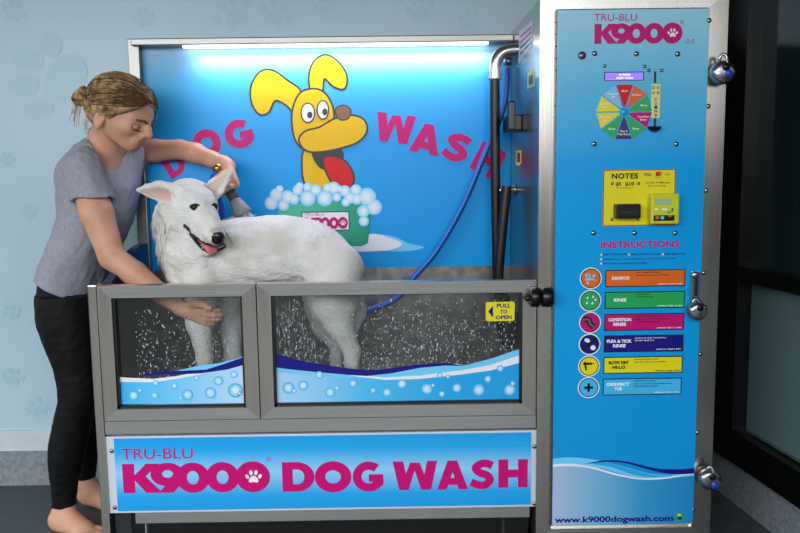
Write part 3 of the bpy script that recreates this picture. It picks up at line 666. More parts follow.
ft([tuple(p) for p in catmull([(548, 459), (572, 457.3), (600, 460.5), (625, 467), (650, 473.5), (675, 474.5), (700, 470)], 5)]+[tuple(p) for p in catmull([(700, 475), (680, 477), (655, 479), (630, 476), (600, 468), (575, 464), (548, 465)], 5)], M['sky'], 1)
ft([tuple(p) for p in catmull([(588, 463), (605, 462), (630, 469), (655, 475), (672, 474.5)], 5)]+[tuple(p) for p in catmull([(672, 475.5), (650, 477), (632, 474), (612, 467)], 5)], M['mid'], 2)
ft([tuple(p) for p in catmull([(548, 464.5), (570, 463.5), (592, 466.5), (615, 473), (640, 477.8), (662, 477.6), (680, 475), (700, 471.5)], 5)]+[tuple(p) for p in catmull([(700, 472.3), (680, 476), (662, 479), (640, 479.3), (615, 475), (592, 468.5), (570, 466), (548, 467)], 5)], M['dots'], 3)
ft([tuple(p) for p in catmull([(584, 463.8), (600, 460.6), (615, 460), (630, 462), (648, 466.5), (668, 469), (700, 467.8)], 5)]+[tuple(p) for p in catmull([(700, 473), (680, 474), (663, 472.8), (645, 468.5), (628, 463.6), (612, 461.8), (600, 462)], 5)], M['navy'], 4)
tpx(wv, 'www.k9000dogwash.com', 554.5, 514.8, 673, 524.4, 0, y-.0018, M['navy'], .03)
wv.poly([circ(X(679.5, 517), Z(679.5, 517), .0155, 24)], y-.0018, M['green']); wv.poly([circ(X(679.5, 518), Z(679.5, 518), .009, 18, .005)], y-.0021, M['navy']); wv.poly([circ(X(679, 514.5), Z(679, 514.5), .007, 18, .004)], y-.0021, M['yellow'])
wv.build('wave_print', cd)
# hasp in the middle of the door edge
mb = MB(); a, b = P(690.5, 302, -.03), P(701, 271, -.03)
mb.box(a[0], b[0], -.03, -.0215, a[2], b[2], M['chrome'], .003); mb.box(a[0]+.012, b[0]-.010, -.034, -.0301, a[2]+.02, b[2]-.02, M['gasket'], .001); mb.build('hasp', cd)
MB().lathe((X(694.5, 275, -.03), -.03, Z(694.5, 275, -.03)), (0, -1, 0), [(0, .012), (.006, .012), (.009, .006), (.0095, 0)], M['chrome'], 16).build('hasp_rivet', cd)
for v, dxx in ((66, 722), (471.5, 708.5)):
    a = P(dxx, v, -.02); MB().box(a[0]-.012, a[0]+.004, -.05, -.0141, a[2]-.02, a[2]+.004, M['chrome'], .002).build('lock_eye', cb)
# ---- inner side of the cabinet
def PX(u, v, x):
    d = cF+R2*(u-400)/FPX-U2*(v-266.5)/FPX
    return C0+d*((x-CX)/d[0])
xs = 1.4953
def side(mb, pts, m, k=0):
    V = [tuple(np.array(PX(u, v, xs-.0004-.0004*k))) for u, v in pts]; mb.add(V, [list(range(len(V)))], m)
mb = MB(); side(mb, [(519, 31.5), (533.2, 19.5), (532.3, 46), (518.2, 64)], M['offwhite'])
for k in range(4): side(mb, [(520+.2, 36+k*5.6), (531.5, 26+k*5), (531.5, 28+k*5), (520.2, 38.2+k*5.6)], M['magenta' if k < 2 else 'navy'], 1)
mb.build('warning_label', cb)
mb = MB(); side(mb, [(527.5, 72), (534.5, 68), (534, 86), (527, 89)], M['yellow']); side(mb, [(529, 76), (533, 74), (533, 83), (529, 86)], M['black'], 1); mb.build('hazard_label', cb)
mb = MB(); side(mb, [(515.8, 151), (521.5, 150), (521.3, 163), (518.4, 166), (515.6, 164)], M['yellow']); side(mb, [(517.3, 153), (520, 152.6), (520, 162), (517.3, 162.5)], M['navy'], 1); mb.build('tap_label', cb)
a = PX(518, 124, xs)
mb = MB(); mb.box(xs-.05, xs, a[1]-.1, a[1]+.06, a[2]-.03, a[2]+.03, M['blackpl'], .006); mb.box(xs-.055, xs-.03, a[1]-.14, a[1]-.09, a[2]-.03, a[2]+.075, M['blackpl'], .006); mb.build('hose_bracket', cb)
a = PX(515.5, 190, xs); mb = MB().lathe((xs, a[1], a[2]), (-1, 0, 0), [(0, .022), (.01, .022), (.014, .012), (.05, .012), (.06, .016), (.07, .01)], M['chrome'], 16); mb.build('hose_hook', cb)
# steel elbow of the dryer
yh = .47
el = [P(519.5, 50, yh), P(509, 50.5, yh), P(501, 54, yh), P(496.3, 61, yh), P(495, 70, yh), P(494.8, 80, yh)]
MB().tube(catmull(el, 5), .0245, mat('satin steel tube', (196, 190, 182), .26, 1), 20).build('dryer_elbow', cb)
a = P(507.5, 60, .54); MB().lathe((a[0], .54, a[2]+.04), (0, 0, -1), [(0, .012), (.03, .012), (.032, .017), (.06, .017)], M['chrome'], 14).build('hose_coupling', cb)

# ================================================================== HOSES AND LOCKS
M['ribbed'] = mat('black ribbed hose', (12, 12, 14), .35)
def ribbed(path, r):
    pts = catmull(path, 26); L_ = len(pts); rr = [r*(1+.03*(i % 2)) for i in range(L_)]
    return pts, rr
hp = [P(494.8, 76, yh), P(495, 120, yh), P(495.5, 180, yh), P(496.5, 240, yh), P(498, 290, yh), P(503, 335, yh), P(512, 344, yh-.02), P(514, 325, yh-.03), P(506, 300, yh-.045), P(499, 280, yh-.05), P(501.5, 240, yh-.05), P(505.5, 200, yh-.05), P(507, 186, yh-.05)]
pts, rr = ribbed(hp, .0185)
dh = MB().tube(pts, rr, M['ribbed'], 14).build('dryer_hose', label='black ribbed air dryer hose hanging down beside the steel cabinet side'); tag(dh, cat='hose')
def padlock(u, v, r, yc, label):
    c = P(u, v, yc); root = thing('padlock', label, 'padlock', (c[0], c[1], c[2]-r), 'round padlocks on the control cabinet')
    b = MB().lathe(c, (0, -1, 0), [(-.026, r*.75), (-.02, r*.96), (-.005, r), (.006, r*.98), (.014, r*.84), (.017, r*.6), (.0172, 0)], M['chrome'], 36)
    b.build('lock_body', root)
    MB().lathe((c[0]+r*.05, c[1]-.017, c[2]+r*.42), (0, -1, 0), [(0, r*.34), (.0015, r*.34), (.0016, 0)], M['gasket'], 24).build('shackle_opening', root)
    return root, c
rt, c = padlock(723.2, 72.5, 11.3/300, -.05, 'top round steel padlock with a blue keyhole cover on the cabinet edge')
MB().lathe((c[0]+.012, c[1]-.017, c[2]-.004), (0, -1, 0), [(0, .0125), (.003, .0115), (.0032, 0)], mat('blue lock cover', (24, 70, 190), .3), 20).build('keyhole_cover', rt)
MB().tube(catmull([c+np.array(q) for q in ((-.012, -.0, .018), (-.014, -.004, .045), (-.004, -.006, .056), (.006, -.01, .045), (.006, -.014, .015))], 5), .005, M['chrome'], 10).build('shackle', rt)
rt, c = padlock(697.6, 311, 9.6/300, -.052, 'middle round steel padlock, hanging from the long hasp beside the green panel')
MB().tube(catmull([c+np.array(q) for q in ((-.012, .01, .01), (-.012, .012, .03), (-.002, .008, .038), (.006, -.006, .03), (.004, -.014, .012))], 5), .005, M['chrome'], 10).build('shackle', rt)
rt, c = padlock(709.8, 479.5, 11/300, -.05, 'bottom round steel padlock with a blue keyhole cover beside the wave print')
MB().lathe((c[0]+.01, c[1]-.017, c[2]-.014), (0, -1, 0), [(0, .0125), (.003, .0115), (.0032, 0)], bpy.data.materials['blue lock cover'], 20).build('keyhole_cover', rt)
MB().tube(catmull([c+np.array(q) for q in ((-.012, -.0, .018), (-.010, -.004, .04), (-.002, -.006, .046), (.006, -.01, .036), (.006, -.014, .012))], 5), .005, M['chrome'], 10).build('shackle', rt)
# ================================================================== BODIES: smooth distance fields turned into one mesh
import openvdb
class Field:
    def __init__(s, lo, hi, h):
        s.lo = np.array(lo, float); s.h = h; s.n = np.ceil((np.array(hi)-s.lo)/h).astype(int)
        s.ax = [(s.lo[i]+np.arange(s.n[i])*h).astype(np.float32) for i in range(3)]
        s.d = np.full(s.n, .08, np.float32)
    def _win(s, lo, hi):
        a = np.clip(np.floor((np.array(lo)-s.lo)/s.h).astype(int), 0, s.n); b = np.clip(np.ceil((np.array(hi)-s.lo)/s.h).astype(int)+1, 0, s.n)
        if (b <= a).any(): return None
        sl = tuple(slice(a[i], b[i]) for i in range(3))
        return sl, (s.ax[0][sl[0]][:, None, None], s.ax[1][sl[1]][None, :, None], s.ax[2][sl[2]][None, None, :])
    def _put(s, sl, d, k, sub=False):
        o = s.d[sl]
        if sub:
            d = -d
            if k > 0:
                h = np.clip(.5-.5*(o-d)/k, 0, 1); s.d[sl] = o*(1-h)+d*h+k*h*(1-h)
            else: s.d[sl] = np.maximum(o, d)
            return
        if k > 0:
            h = np.clip(.5+.5*(o-d)/k, 0, 1); s.d[sl] = o*(1-h)+d*h-k*h*(1-h)
        else: s.d[sl] = np.minimum(o, d)
    def cone(s, a, b, ra, rb, k=.01, sq=None, sub=False):
        """tapered capsule; sq=(axis, f) flattens it along that axis to f of its radius"""
        a = np.array(a, float); b = np.array(b, float); m = max(ra, rb)+k+.02
        w = s._win(np.minimum(a, b)-m, np.maximum(a, b)+m)
        if w is None: return
        sl, (x, y, z) = w; q = [x-a[0], y-a[1], z-a[2]]; ba = b-a
        if sq is not None:
            n = np.array(sq[0], float); n /= np.linalg.norm(n); f = 1/sq[1]-1
            dn = q[0]*n[0]+q[1]*n[1]+q[2]*n[2]; q = [q[i]+dn*(f*n[i]) for i in range(3)]; ba = ba+n*(f*ba.dot(n))
        L = ba.dot(ba)+1e-9
        t = np.clip((q[0]*ba[0]+q[1]*ba[1]+q[2]*ba[2])/L, 0, 1)
        d = np.sqrt((q[0]-t*ba[0])**2+(q[1]-t*ba[1])**2+(q[2]-t*ba[2])**2)-(ra+(rb-ra)*t)
        if sq is not None: d = d*(.5+.5*sq[1])
        s._put(sl, d.astype(np.float32), k, sub)
    def chain(s, pts, rs, k=.01, **kw):
        for i in range(len(pts)-1): s.cone(pts[i], pts[i+1], rs[i], rs[i+1], k, **kw)
    def ell(s, c, r, ax=None, k=.01, sub=False):
        c = np.array(c, float); r = np.array(r, float); m = r.max()+k+.02
        w = s._win(c-m, c+m)
        if w is None: return
        sl, (x, y, z) = w; q = [x-c[0], y-c[1], z-c[2]]
        ax = np.eye(3) if ax is None else np.array(ax)       # rows: local axes
        l = [q[0]*ax[i][0]+q[1]*ax[i][1]+q[2]*ax[i][2] for i in range(3)]
        k0 = np.sqrt(sum((l[i]/r[i])**2 for i in range(3))); k1 = np.sqrt(sum((l[i]/r[i]**2)**2 for i in range(3)))+1e-6
        s._put(sl, (k0*(k0-1)/k1).astype(np.float32), k, sub)
    def tower(s, secs, axis=2, k=.01, grow=0.0):
        """stack of ellipses along an axis. secs rows: (t, c1, c2, a, b, psi) sorted by t; for axis 2 c=(x, y), for axis 0 c=(y, z)"""
        S = np.array(sorted(secs), float); S = np.array(catmull(S, 6)); t0, t1 = S[0, 0]-.03, S[-1, 0]+.03
        oth = [i for i in range(3) if i != axis]; R = S[:, 3:5].max()+.06
        lo = np.zeros(3); hi = np.zeros(3); lo[axis] = t0; hi[axis] = t1
        for j, i in enumerate(oth): lo[i] = S[:, 1+j].min()-R; hi[i] = S[:, 1+j].max()+R
        w = s._win(lo, hi)
        if w is None: return
        sl, xyz = w; T = xyz[axis]; tv = T.ravel(); shp = T.shape
        g = [np.interp(tv, S[:, 0], S[:, j]).reshape(shp).astype(np.float32) for j in range(1, 6)]
        u = xyz[oth[0]]-g[0]; v = xyz[oth[1]]-g[1]; a = g[2]+grow; b = g[3]+grow; ps = np.radians(g[4])
        la = u*np.sin(ps)+v*np.cos(ps); lb = u*np.cos(ps)-v*np.sin(ps)
        k0 = np.sqrt((la/a)**2+(lb/b)**2); k1 = np.sqrt((la/a**2)**2+(lb/b**2)**2)+1e-6
        d = k0*(k0-1)/k1
        over = np.maximum(S[0, 0]-tv, tv-S[-1, 0]).reshape(shp)
        d = np.maximum(d, over-grow)
        s._put(sl, d.astype(np.float32), k)
    def half(s, p, n, k=0.0):
        """cut away everything on the side n of the plane through p"""
        n = np.array(n, float); n /= np.linalg.norm(n); p = np.array(p, float)
        x, y, z = s.ax[0][:, None, None], s.ax[1][None, :, None], s.ax[2][None, None, :]
        d = ((x-p[0])*n[0]+(y-p[1])*n[1]+(z-p[2])*n[2]).astype(np.float32)
        s._put((slice(None),)*3, -d, k, True)
    def shell(s, t):
        s.d = np.maximum(s.d, -(s.d+t))
    def rough(s, amp, wl, seed=0, stretch=(1, 1, 1), n=7):
        r = np.random.default_rng(seed); x, y, z = s.ax[0][:, None, None], s.ax[1][None, :, None], s.ax[2][None, None, :]
        acc = np.zeros(s.n, np.float32); msk = np.abs(s.d) < amp*4+s.h*3
        ix = np.nonzero(msk); X_, Y_, Z_ = s.ax[0][ix[0]], s.ax[1][ix[1]], s.ax[2][ix[2]]
        a = np.zeros(len(X_), np.float32)
        for i in range(n):
            v = r.normal(size=3); v /= np.linalg.norm(v); v = v/np.array(stretch); f = 2*math.pi/(wl*r.uniform(.6, 1.6))
            w2 = r.normal(size=3)*f*.35
            a += np.sin(f*(X_*v[0]+Y_*v[1]+Z_*v[2])+r.uniform(0, 6)+1.3*np.sin(X_*w2[0]+Y_*w2[1]+Z_*w2[2])).astype(np.float32)
        s.d[ix] += a*(amp/math.sqrt(n))
    def at(s, p):
        i = np.clip(((np.array(p)-s.lo)/s.h).round().astype(int), 0, s.n-1); return float(s.d[i[0], i[1], i[2]])
    def hit(s, p, q, n=400):
        """first surface point on the way from p to q, with its outward normal"""
        p = np.array(p, float); q = np.array(q, float)
        for k in range(n+1):
            x = p+(q-p)*k/n
            if s.at(x) < 0: break
        e = 2*s.h; g = np.array([s.at(x+[e, 0, 0])-s.at(x-[e, 0, 0]), s.at(x+[0, e, 0])-s.at(x-[0, e, 0]), s.at(x+[0, 0, e])-s.at(x-[0, 0, e])])
        return x, g/(np.linalg.norm(g)+1e-9)
    def mesh(s):
        g = openvdb.FloatGrid(.08); g.copyFromArray(np.ascontiguousarray(s.d))
        g.transform = openvdb.createLinearTransform(voxelSize=s.h)
        p, q = g.convertToQuads(0.0)
        V = p.astype(float)+s.lo
        F = q.astype(int); a, b, c = V[F[:, 0]], V[F[:, 1]], V[F[:, 2]]
        vol = (np.cross(b-a, V[F[:, 3]]-a)*(a-V.mean(0))).sum(); 
        return V, (F if vol > 0 else F[:, ::-1].copy())
def smooth_mesh(o, it=3, f=.5):
    m = o.modifiers.new('s', 'SMOOTH'); m.iterations = it; m.factor = f
    dg = bpy.context.evaluated_depsgraph_get(); me = bpy.data.meshes.new_from_object(o.evaluated_get(dg))
    old = o.data; o.modifiers.clear(); o.data = me; me.name = old.name; bpy.data.meshes.remove(old)
def comps_keep_largest(V, F):
    """drop stray fragments of a cut shell"""
    n = len(V); lab = np.arange(n)
    for _ in range(200):
        mn = lab[F].min(1); new = lab.copy()
        for j in range(F.shape[1]): np.minimum.at(new, F[:, j], mn)
        new = new[new]
        if (new == lab).all(): break
        lab = new
    cnt = np.bincount(lab[F[:, 0]], minlength=n); b = cnt.argmax()
    F = F[lab[F[:, 0]] == b]; use = np.unique(F); mp = np.full(n, -1); mp[use] = np.arange(len(use))
    return V[use], mp[F]

# ================================================================== THE DOG
M['fur'] = mat('white wet fur', (224, 220, 212), .65, sss=.08)
noise_color(M['fur'], (204, 198, 186), (228, 225, 219), (9, 9, 9), 6, .3, .6, None, 0)
nt = M['fur'].node_tree; n2 = nd(M['fur'], 'ShaderNodeTexNoise'); n2.inputs['Scale'].default_value = 1; n2.inputs['Detail'].default_value = 5
mp2 = nd(M['fur'], 'ShaderNodeMapping'); mp2.inputs['Scale'].default_value = (70, 160, 110); tc2 = nd(M['fur'], 'ShaderNodeTexCoord'); bp2 = nd(M['fur'], 'ShaderNodeBump')
bp2.inputs['Strength'].default_value = .6; bp2.inputs['Distance'].default_value = .008
nt.links.new(tc2.outputs['Object'], mp2.inputs[0]); nt.links.new(mp2.outputs[0], n2.inputs[0]); nt.links.new(n2.outputs[0], bp2.inputs['Height']); nt.links.new(bp2.outputs[0], bsdf(M['fur']).inputs['Normal'])
M['strand'] = mat('white fur strands', (226, 223, 216), .6)
M['earpink'] = mat('pink inner ear', (212, 184, 172), .6, sss=.2)
M['nose'] = mat('black wet nose', (26, 22, 24), .25)
M['lips'] = mat('black lips', (24, 20, 20), .35)
M['tongue'] = mat('pink tongue', (206, 104, 110), .3, sss=.2)
M['tooth'] = mat('tooth enamel', (232, 222, 200), .3)
M['eyeball'] = mat('dark brown eye', (52, 27, 16), .18, spec=.25)
M['furgrey'] = mat('grey muzzle fur', (186, 178, 170), .7)

dog = thing('dog', 'large white shepherd dog standing wet in the tub with its mouth open', 'dog', tuple(P(270, 386, .3)*np.array([1, 0, 0])+np.array([0, .3, TZ])))
D = Field((.02, -.03, TZ-.005), (1.0, .52, 1.48), .0045)
def dsec(u, vt, vb, hw, Y=.3):
    t, b = P(u, vt, Y), P(u, vb, Y); return (t[0], Y, (t[2]+b[2])/2, hw, (t[2]-b[2])/2, 0)
# sections along x: (x, y, z, a, b, psi) -> la is z for psi=0 of (u=y, v=z)
tr = []
for u, vt, vb, hw in ((172, 246, 281, .055), (180, 233, 288, .085), (192, 226, 292, .105), (208, 223, 294, .12), (230, 219, 294, .128), (255, 216.5, 291, .132), (280, 215, 288, .134), (300, 217.5, 285, .132), (318, 222, 283, .13), (332, 229, 285, .125), (344, 239, 288, .108), (352, 250, 289, .085), (357.5, 263, 286, .045)):
    x_, y_, z_, hw_, hz_, p_ = dsec(u, vt, vb, hw); tr.append((x_, y_, z_, hz_, hw_, 0))
D.tower(tr, axis=0, k=.02)
# neck and chest ruff
nk = [P(205, 256, .29), P(192, 244, .27), P(183, 226, .27), P(182, 211, .27)]
D.chain(nk, [.118, .104, .090, .078], .03)
D.cone(P(178, 246, .26), P(183, 282, .27), .066, .052, .035); D.cone(P(196, 250, .21), P(200, 292, .22), .06, .05, .035)
# head frame
hc = P(193, 201, .235); th, ph = math.radians(53), math.radians(28)
ha = np.array([math.cos(ph)*math.cos(th), -math.cos(ph)*math.sin(th), -math.sin(ph)]); hs = np.array([math.sin(th), math.cos(th), 0]); hu = np.cross(ha, hs)*-1
if hu[2] < 0: hu = -hu
def H(a, s, u): return hc+ha*a+hs*s+hu*u
HA = [ha, hs, hu]
D.ell(H(-.012, 0, -.004), (.098, .084, .070), HA, .02)
D.ell(H(.035, 0, .008), (.075, .062, .052), HA, .02)                    # brow
D.cone(P(180, 220, .26), H(-.03, 0, -.025), .088, .072, .035)
for s in (-1, 1): D.ell(H(.0, s*.046, -.03), (.070, .040, .050), HA, .025)   # cheeks
D.chain([H(.06, 0, -.0), H(.12, 0, -.013), H(.185, 0, -.018), H(.215, 0, -.02)], [.058, .045, .037, .031], .022)   # muzzle
D.chain([H(.05, 0, -.072), H(.12, 0, -.096), H(.178, 0, -.098)], [.036, .026, .020], .012)                    # lower jaw
for s in (-1, 1):
    D.chain([H(.07, s*.030, -.038), H(.13, s*.029, -.038), H(.19, s*.02, -.036)], [.024, .022, .017], .012)    # flews
    D.cone(H(.050, s*.032, .044), H(.078, s*.032, .043), .014, .009, .014)     # brow ridge
D.ell(H(.230, 0, -.010), (.017, .021, .016), HA, .008)
eyes_ = [D.hit(H(.17, s*.044, .033), H(.0, s*.028, .033)) for s in (-1, 1)]
lipU, lipL = [], []
for s in (-1, 1):
    up_ = [(.078, -.050), (.095, -.050), (.12, -.052), (.15, -.053), (.18, -.053), (.205, -.050), (.222, -.042)]
    lipU.append([D.hit(H(a_, s*(.088 if (a_ < .125 and s < 0) else .062), u_), H(a_, 0, u_))[0] if i < 6 else H(.236, s*.003, -.036) for i, (a_, u_) in enumerate(up_)])
    lw_ = [(.078, -.052), (.095, -.065), (.12, -.080), (.15, -.088), (.175, -.090)]
    lipL.append([D.hit(H(a_, s*(.088 if (a_ < .125 and s < 0) else .062), u_), H(a_, 0, u_))[0] for a_, u_ in lw_]+[H(.197, s*.006, -.091)])
# mouth opening
CUT = ((.098, .005, -.058), (.112, .010, -.0645), (.128, .0125, -.068), (.145, .015, -.070), (.162, .0165, -.0705), (.18, .0175, -.0705), (.197, .0185, -.070), (.216, .0185, -.068))
for a_, r_, u_ in CUT:
    D.cone(H(a_, -.07, u_), H(a_, .07, u_), r_, r_, .003, sub=True)
D.rough(.0020, .045, 3, (1.6, 1, 1)); D.rough(.0008, .018, 4)
# ears: a thin leaf with a hollow front
def ear(base, tip, wbase, front, mesh_only=False):
    base, tip, front = np.array(base), np.array(tip), np.array(front)
    ax = tip-base; L = np.linalg.norm(ax); ax /= L; front = front-ax*front.dot(ax); front /= np.linalg.norm(front); side_ = np.cross(ax, front)
    for t0, t1, w0, w1 in ((-.12, .3, wbase*.95, wbase*1.0), (.3, .62, wbase*1.0, wbase*.66), (.62, .96, wbase*.66, .011)):
        D.cone(base+ax*L*t0, base+ax*L*t1, w0, w1, .008, sq=(front, .40))
    D.cone(base+ax*L*.02+front*.026, base+ax*L*.36+front*.024, wbase*.72, wbase*.72, .006, sq=(front, .46), sub=True)
    D.cone(base+ax*L*.36+front*.024, base+ax*L*.84+front*.010, wbase*.72, .008, .006, sq=(front, .46), sub=True)
e1b, e1t = H(-.030, -.068, .018), P(137, 190, .26); e2b, e2t = P(210, 194, .28), P(231, 171, .26)
ear(e1b, e1t, .044, (.25, -.8, -.35)); ear(e2b, e2t, .036, (-.5, -.75, -.1))
# legs
leg = lambda pts, rs, k=.02: D.chain(pts, rs, k)
leg([P(203, 282, .215), P(199, 322, .20), P(205, 360, .19), P(207, 395, .19)], [.072, .045, .027, .023], .02)
leg([P(222, 282, .36), P(231, 322, .36), P(233, 358, .35), P(233, 378, .35)], [.07, .047, .029, .024], .02)
leg([P(334, 272, .24), P(334, 300, .21), P(338, 322, .20)], [.112, .088, .056], .03); leg([P(338, 322, .20), P(352, 352, .20), P(351, 392, .19)], [.052, .030, .025], .015)
leg([P(325, 278, .38), P(324, 306, .38), P(323, 325, .38)], [.09, .07, .048], .03); leg([P(323, 325, .38), P(337, 345, .38), P(336, 372, .38)], [.044, .029, .024], .015)
for u, v, Y, dx in ((207, 395, .19, -1), (233, 378, .35, -1), (351, 392, .19, -1), (336, 372, .38, -1)):
    a = P(u, v, Y); a[2] = TZ+.03
    D.cone(a+[.0, 0, .03], a+[0, 0, .0], .026, .032, .01)
    for j in range(4): D.cone(a+[dx*.015, -.024+j*.016, -.002], a+[dx*(.052 if j in (1, 2) else .042), -.027+j*.018, -.012], .0165, .013, .004)
# tail hanging behind the hind legs
leg([P(348, 262, .3), P(354, 285, .33), P(356, 312, .37), P(352, 338, .40)], [.04, .035, .034, .016], .03)
V, F = D.mesh(); V, F = comps_keep_largest(V, F)
cen = V[F].mean(1)
mi = np.zeros(len(F), int)
loc = (cen-hc)@np.array(HA).T
nosem = (((loc-np.array([.240, 0, -.012]))/np.array([.024, .026, .023]))**2).sum(1) < 1.0; mi[nosem] = 2
nrm = np.cross(V[F[:, 1]]-V[F[:, 0]], V[F[:, 2]]-V[F[:, 0]]); nrm /= np.linalg.norm(nrm, axis=1)[:, None]+1e-12
def earmask(b, t, fr, w):
    ax = (t-b); L = np.linalg.norm(ax); ax = ax/L; fr = np.array(fr)-ax*np.array(fr).dot(ax); fr /= np.linalg.norm(fr); sd = np.cross(ax, fr); q = cen-b
    tt = q@ax/L; return (tt > .0) & (tt < .86) & (np.abs(q@sd) < w*np.clip(1.02-tt, .08, .8)) & (nrm@fr > .1) & (np.abs(q@fr) < .03)
mi[earmask(e1b, e1t, (.25, -.8, -.35), .034)] = 1; mi[earmask(e2b, e2t, (-.5, -.75, -.1), .030)] = 1
mouth = np.zeros(len(F), bool)
for a_, r_, u_ in CUT: mouth |= (np.hypot(loc[:, 0]-a_, loc[:, 2]-u_) < r_+.0035) & (np.abs(loc[:, 1]) < .058) & (mi != 2)
mi[mouth] = 3
gm = (loc[:, 0] > .197) & (mi == 0) & (np.linalg.norm(loc-[.215, 0, -.018], axis=1) < .036) & (np.abs(nrm@hs) < .6); mi[gm] = 4
db = mesh_obj('body', V, F, [M['fur'], M['earpink'], M['nose'], M['lips'], M['furgrey']], dog, True, mi)
smooth_mesh(db, 2)
for s in (-1, 1):
    x_, n_ = eyes_[(s+1)//2]; n_ = n_*.8+ha*.3; n_ /= np.linalg.norm(n_); lat = np.cross(n_, hu); lat /= np.linalg.norm(lat); lat = lat*(1 if lat@hs > 0 else -1); vu = np.cross(lat, n_); vu *= np.sign(vu@hu)
    e_ = MB().ball(x_-n_*.0070, .0140, M['eyeball'], 24).build('eye', dog)
    rimp = [x_+n_*(.0015-.004*abs(math.cos(a_)))+lat*(.0165*math.cos(a_))+vu*(.0100*math.sin(a_)*(1-.25*math.cos(a_)*s)-.002*math.cos(a_)*s) for a_ in np.linspace(0, 2*math.pi, 24, endpoint=False)]
    MB().tube(rimp, .0030, M['lips'], 8, closed=True).build('eyelid', e_)
for s in (0, 1):
    mb = MB().tube(catmull(lipU[s], 5), .0052, M['lips'], 8); mb.tube(catmull(lipL[s], 5), .0068, M['lips'], 8); mb.ball(lipL[s][1]*.5+lipU[s][1]*.5, .0085, M['lips'], 12); mb.build('lip', dog)
tg = Field(H(.14, 0, -.06)-.1, H(.14, 0, -.06)+.1, .003)
tg.chain([H(.09, 0, -.074), H(.14, 0, -.075), H(.18, 0, -.073), H(.205, 0, -.083)], [.022, .025, .025, .019], .006, sq=(hu, .42))
V, F = tg.mesh(); mesh_obj('tongue', V, F, [M['tongue']], dog, True)
tm = MB()
for s in (-1, 1):
    for a_, z_, l_ in ((.182, -.080, .015), (.165, -.082, .007), (.15, -.082, .007), (.135, -.080, .008)):
        b_ = H(a_, s*.0225, z_-.006); tm.tube([b_, b_+hu*l_*.6, b_+hu*l_], [.0032, .0024, .0006], M['tooth'], 8)
tm.build('teeth', dog, kind='stuff')
nn = MB()
for s in (-1, 1): nn.ball(H(.2455, s*.012, -.013), .0048, M['gasket'], 12, (.8, 1, 1))
nn.build('nostril', dog)
# fur strands lying along the coat
def strands(o, n, Lr, wr, flow, keep, lift=.35, seed=1, m=None, name='fur', par=None, wave=.2):
    me = o.data; r = np.random.default_rng(seed); nv = len(me.vertices); co_ = np.empty(nv*3); me.vertices.foreach_get('co', co_); co_ = co_.reshape(-1, 3)+np.array(ORG[o.name])
    nf = len(me.polygons); ce = np.empty(nf*3); me.polygons.foreach_get('center', ce); ce = ce.reshape(-1, 3)+np.array(ORG[o.name])
    no = np.empty(nf*3); me.polygons.foreach_get('normal', no); no = no.reshape(-1, 3); mi_ = np.empty(nf, dtype=np.int32); me.polygons.foreach_get('material_index', mi_)
    pick = r.integers(0, nf, n*3); pick = pick[keep(ce[pick], no[pick], mi_[pick])][:n]
    c, nn_ = ce[pick]+r.normal(size=(len(pick), 3))*.0015, no[pick]
    fl = flow(c, nn_); fl += r.normal(size=fl.shape)*wave; fl -= nn_*(fl*nn_).sum(1)[:, None]; fl /= np.linalg.norm(fl, axis=1)[:, None]+1e-9
    L_ = r.uniform(*Lr, len(pick))[:, None]; w_ = r.uniform(*wr, len(pick))[:, None]; sd = np.cross(fl, nn_)
    p0 = c-nn_*.001; p1 = c+fl*L_*.5+nn_*L_*lift*.45; p2 = c+fl*L_+nn_*L_*lift*.35
    V = np.stack([p0-sd*w_, p0+sd*w_, p1-sd*w_*.8, p1+sd*w_*.8, p2], 1).reshape(-1, 3)
    b = np.arange(len(pick))[:, None]*5
    F = [tuple(x) for x in np.concatenate([b+0, b+1, b+3, b+2], 1)]+[tuple(x) for x in np.concatenate([b+2, b+3, b+4], 1)]
    return mesh_obj(name, V, F, [m or M['strand']], par, True, kind='stuff')
def dflow(c, n):
    f = np.tile(np.array([.75, 0, -.5]), (len(c), 1)); q = c[:, 0] < P(205, 250, .3)[0]; f[q] = [.15, -.1, -1.0]
    low = c[:, 2] < P(300, 300, .3)[2]; f[low] = [.1, 0, -1]
    return f
noface = lambda c: (np.linalg.norm(c-H(.0, 0, .01), axis=1) > .125) & (((c-hc)@ha) < .05)
strands(db, 30000, (.014, .034), (.0006, .0015), dflow, lambda c, n, m: (m == 0) & noface(c) & (np.linalg.norm(c-e1t, axis=1) > .12) & (np.linalg.norm(c-e2t, axis=1) > .10), .3, 5, par=dog)
M['wetstrand'] = mat('wet fur clumps', (206, 199, 186), .4)
strands(db, 5200, (.028, .050), (.0012, .0026), dflow, lambda c, n, m: (m == 0) & noface(c) & (np.linalg.norm(c-e1t, axis=1) > .13) & (np.linalg.norm(c-e2t, axis=1) > .12) & ((c[:, 0] > P(245, 250, .3)[0]) | (c[:, 2] < P(200, 275, .3)[2])), .22, 9, m=M['wetstrand'], par=dog, name='wet_fur_clumps', wave=.3)
ru = strands(db, 5000, (.03, .05), (.001, .002), dflow, lambda c, n, m: (m == 0) & noface(c) & (c[:, 0] < P(212, 250, .3)[0]) & (c[:, 2] < P(180, 218, .2)[2]) & (c[:, 2] > P(180, 300, .2)[2]), .3, 6, par=dog, name='chest_ruff')
